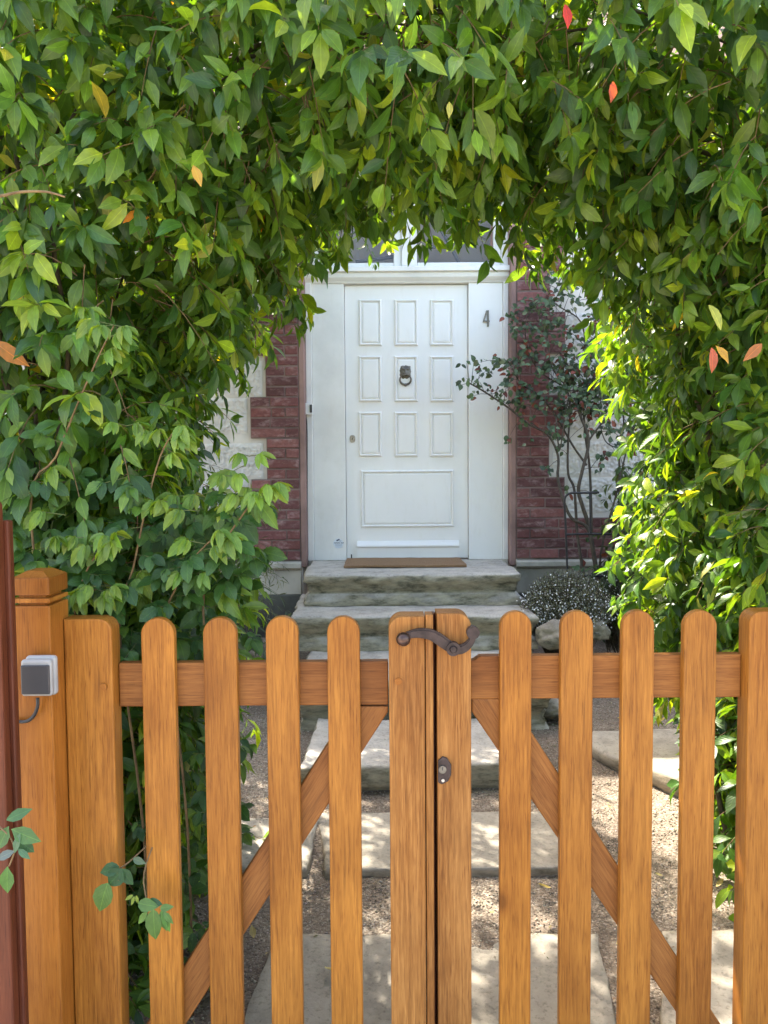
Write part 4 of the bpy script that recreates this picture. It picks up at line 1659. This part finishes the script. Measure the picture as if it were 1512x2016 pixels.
for si, (pl, r0) in enumerate(stems):
    Yb_, Yt_ = 5.05, 5.38
    pts = []
    for (x, y) in pl:
        px, py = Zx(x, y)
        f = min(1, max(0, (1165 - py) / 500))
        pts.append(at(px, py, Yb_ + (Yt_ - Yb_) * f + .05 * math.sin(si * 2.1 + py * .01)))
    sp = smooth_path(pts, 5)
    add_tube(bm, sp, [r0 * 1.2 * (1 - .6 * i / len(sp)) for i in range(len(sp))], 7)
    n = len(sp)
    for i, q in enumerate(sp):
        X_, py = project(np.array([list(q)]))
        if py[0] > 850 and rr.random() > .12: continue
        reps = rr.choice([1, 1, 2, 2]) if py[0] < 800 else 1
        for _ in range(reps):
            # side twig with a few leaflets
            d = Vector((rr.gauss(0, 1), rr.gauss(-.3, .6), rr.gauss(.1, .8))).normalized()
            e_ = q + d * rr.uniform(.06, .17)
            add_tube(bm, [q, (q + e_) / 2 + Vector((0, 0, .008)), e_], [.0025, .0018, .001], 5)
            for m_ in range(rr.choice([3, 5, 5, 7])):
                b = e_ + Vector((rr.gauss(0, .018), rr.gauss(0, .018), rr.gauss(0, .018)))
                dv = (rr.gauss(0, 1), rr.gauss(-.2, .5), rr.gauss(-.3, .8))
                red = rr.random() < .14
                col = palette(1, [(.13, .03, .022), (.20, .05, .03)] if red else [(.055, .095, .045), (.09, .14, .07), (.04, .065, .035), (.18, .22, .14)], [1, 1] if red else [4, 4, 3, 1])
                ln = rr.uniform(.030, .055)
                LC.add(np.array([list(b)]), np.array([dv]), np.array([[rr.gauss(0, .5), -1, rr.gauss(.5, .4)]]), np.array([ln]), np.array([ln * rr.uniform(.5, .7)]), np.array([.25]), np.array([rr.uniform(.1, 1.2)]), col)
bm_obj('cane', bm, M['cane'], cr, smooth=True)
LC.build('foliage', M['dull_leaf'], cr)

# bent rod plant support
bm = bmesh.new()
YS = 4.98


def rod(pl, r=.0075):
    add_tube(bm, smooth_path([at(*Zx(x, y), YS) for x, y in pl], 4), r, 8)


rod([(540, 1480), (535, 1370), (527, 1150), (522, 1060), (530, 1028), (555, 1015), (600, 1014), (690, 1012)])
rod([(528, 1216), (660, 1214), (790, 1216)])
rod([(610, 1418), (700, 1418), (790, 1416)])
rod([(645, 1014), (648, 1120), (650, 1216)], .006)
rod([(785, 1480), (785, 1330), (786, 1180)])
o = bm_obj('plant_support', bm, M['rod'], smooth=True)
own_origin(o, tuple(at(1165, 1130, YS)))
tag(o, 'dark bent metal rod plant support around the rose canes', 'plant support')

# short sawn stump
c = at(1203, 1232, 4.85)
bm = bmesh.new()
add_tube(bm, [(c.x, 4.85, c.z - .05), (c.x + .005, 4.85, c.z + .06), (c.x + .012, 4.84, c.z + .13)], [.045, .034, .032], 12)
o = bm_obj('tree_stump', bm, M['bark'], smooth=True)
own_origin(o, (c.x, 4.85, c.z - .05))
tag(o, 'short dark stump behind the grey rock', 'stump')


# ------------------------------------------------------------------ white flowering bushes
def flower_bush(name, px, py, Y, rad, n, label, nfl, colr=((.18, .20, .15), (.26, .28, .22), (.12, .145, .10)), fl_low=True):
    c = at(px, py, Y)
    base = Vector((c.x, Y, gz(Y)))
    e = empty(name, tuple(base), label, 'bush', None)
    v = nrm(rng.normal(0, 1, (n, 3))); v[:, 2] = np.abs(v[:, 2]) * 1.1 - .25
    tip = np.array([c.x, Y, c.z - rad[2] * .35]) + v * np.array(rad) * rng.uniform(.75, 1.1, (n, 1))
    st = np.array(base) + (tip - np.array(base)) * .35 + rng.normal(0, .02, (n, 3))
    us = np.linspace(0, 1, 5)
    paths = np.stack([st + (tip - st) * u + np.array([0, 0, .03]) * math.sin(PI * u) for u in us], 1)
    tubes_np('stem', paths, np.broadcast_to(np.linspace(.0018, .0008, 5), (n, 5)).copy(), M['cane'], e, 3)
    L = Leaves('tiny')
    for k in range(11):
        u = .35 + .62 * k / 10
        i = min(3, int(u * 4)); f = u * 4 - i
        q = paths[:, i] * (1 - f) + paths[:, i + 1] * f
        d = nrm(tip - st + 0) * .6 + rng.normal(0, .6, (n, 3))
        ln = rng.uniform(.010, .020, n)
        L.add(q, d, rng.normal(0, 1, (n, 3)) + np.array([0, -.5, .5]), ln, ln * .34, np.full(n, .2), np.full(n, .2), palette(n, colr, [1] * len(colr)))
    L.build('foliage', M['dull_leaf'], e)
    # small four-petalled flowers
    F = Leaves('tiny')
    idx = rng.integers(0, n, nfl)
    u = rng.uniform(.7, 1.02, nfl)[:, None]
    q = st[idx] + (tip[idx] - st[idx]) * u + rng.normal(0, .008, (nfl, 3))
    if fl_low:
        k = rng.uniform(0, 1, nfl) < np.clip(1.15 - (q[:, 2] - (c.z - rad[2])) / (rad[2] * 1.5), .12, 1)
        q = q[k]
    m_ = len(q)
    fn = nrm(rng.normal(0, .5, (m_, 3)) + np.array([0, -1, .5]))
    a = nrm(np.cross(fn, rng.normal(0, 1, (m_, 3)))); b = np.cross(fn, a)
    for k in range(4):
        t = k * PI / 2
        d = a * math.cos(t) + b * math.sin(t)
        F.add(q, d, fn, np.full(m_, .0055), np.full(m_, .005), np.full(m_, .1), np.full(m_, -.4), palette(m_, [(.8, .8, .78)], [1], .06))
    F.build('blossom', M['petal'], e)
    return e


flower_bush('heather_bush', 1116, 1165, 4.66, (.28, .24, .26), 2600, 'low airy bush full of tiny white flowers at the right end of the steps', 3400)
flower_bush('heather_bush', 1232, 1160, 4.75, (.22, .2, .30), 900, 'taller dark bush with loose white blossoms right of the airy one', 420, colr=((.035, .06, .025), (.05, .09, .035)), fl_low=False)

# small dry litter on the gravel
lx = rng.uniform(-.9, 1.5, 700); ly = rng.uniform(1.7, 4.4, 700)
ok = np.abs(lx - .17) < .15 + ly * .42
lx, ly = lx[ok], ly[ok]; nl = len(lx)
LL = Leaves('tiny')
ll = rng.uniform(.006, .020, nl)
LL.add(np.stack([lx, ly, [gz(b) + .012 * noise.noise((a * 2.2, b * 2.2, 0)) + .008 for a, b in zip(lx, ly)]], -1), rng.normal(0, 1, (nl, 3)) * np.array([1, 1, .1]), rng.normal(0, .3, (nl, 3)) + np.array([0, 0, 1]), ll, ll * .45, np.full(nl, .3), rng.uniform(-.9, .9, nl), palette(nl, [(.30, .20, .09), (.16, .10, .05), (.40, .33, .16), (.12, .13, .05)], [3, 3, 1, 1]))
tag(LL.build('leaf_litter', M['fallen']), 'tiny dry leaf scraps scattered over the gravel', 'leaf litter', kind='stuff')

# ------------------------------------------------------------------ fallen leaves on the ground
rr = random.Random(77)
spots = [(700, 1815, 'left of the gate centre, on the gravel above the nearest slab'), (500, 1850, 'on dark gravel between the third and fourth pickets from the left'), (1085, 1750, 'on sunlit gravel just below the wide slab'),
         (965, 1795, 'near the right side of the lock stile, on the gravel'), (1213, 1862, 'beside the crack right of the nearest slab'), (1195, 1492, 'at the edge of the raised grey slab'),
         (1410, 1748, 'at the foot of the right hedge'), (1300, 1421, 'behind the raised grey slab'), (1215, 1415, 'left of the one behind the raised grey slab'), (640, 1905, 'on the nearest slab left of centre'), (1305, 1725, 'on pale gravel near the right hedge')]
for i, (px, py, where) in enumerate(spots):
    z = .16
    for _ in range(6):
        d = CM @ Vector(((px - 756) / FPX, (1008 - py) / FPX, -1)); t = (z - EYE) / d.z; z = gz(d.y * t) + .032
    c = Vector((d.x * t, d.y * t, z + .004))
    a = rr.uniform(0, 6.28)
    L = Leaves('plain')
    ln = rr.uniform(.03, .05)
    col = rr.choice([(.48, .36, .10), (.42, .33, .13), (.36, .22, .09), (.5, .44, .2)])
    L.add(np.array([[c.x, c.y, c.z]]), np.array([[math.cos(a), math.sin(a), .05]]), np.array([[rr.uniform(-.3, .3), rr.uniform(-.3, .3), 1]]), np.array([ln]), np.array([ln * .42]), np.array([.3]), np.array([-.6]), np.array([col]))
    o = L.build('fallen_leaf', M['fallen'])
    own_origin(o, tuple(c))
    tag(o, 'dry yellow fallen leaf ' + where, 'leaf', 'fallen leaves on the garden path')

for o in bpy.data.objects:
    if o.parent and o.name.split('.')[0] in ('foliage', 'leaf_stalk', 'blossom', 'stem') or (o.parent and o.name.split('.')[0] == 'twig' and o.parent != rose):
        o['kind'] = 'stuff'
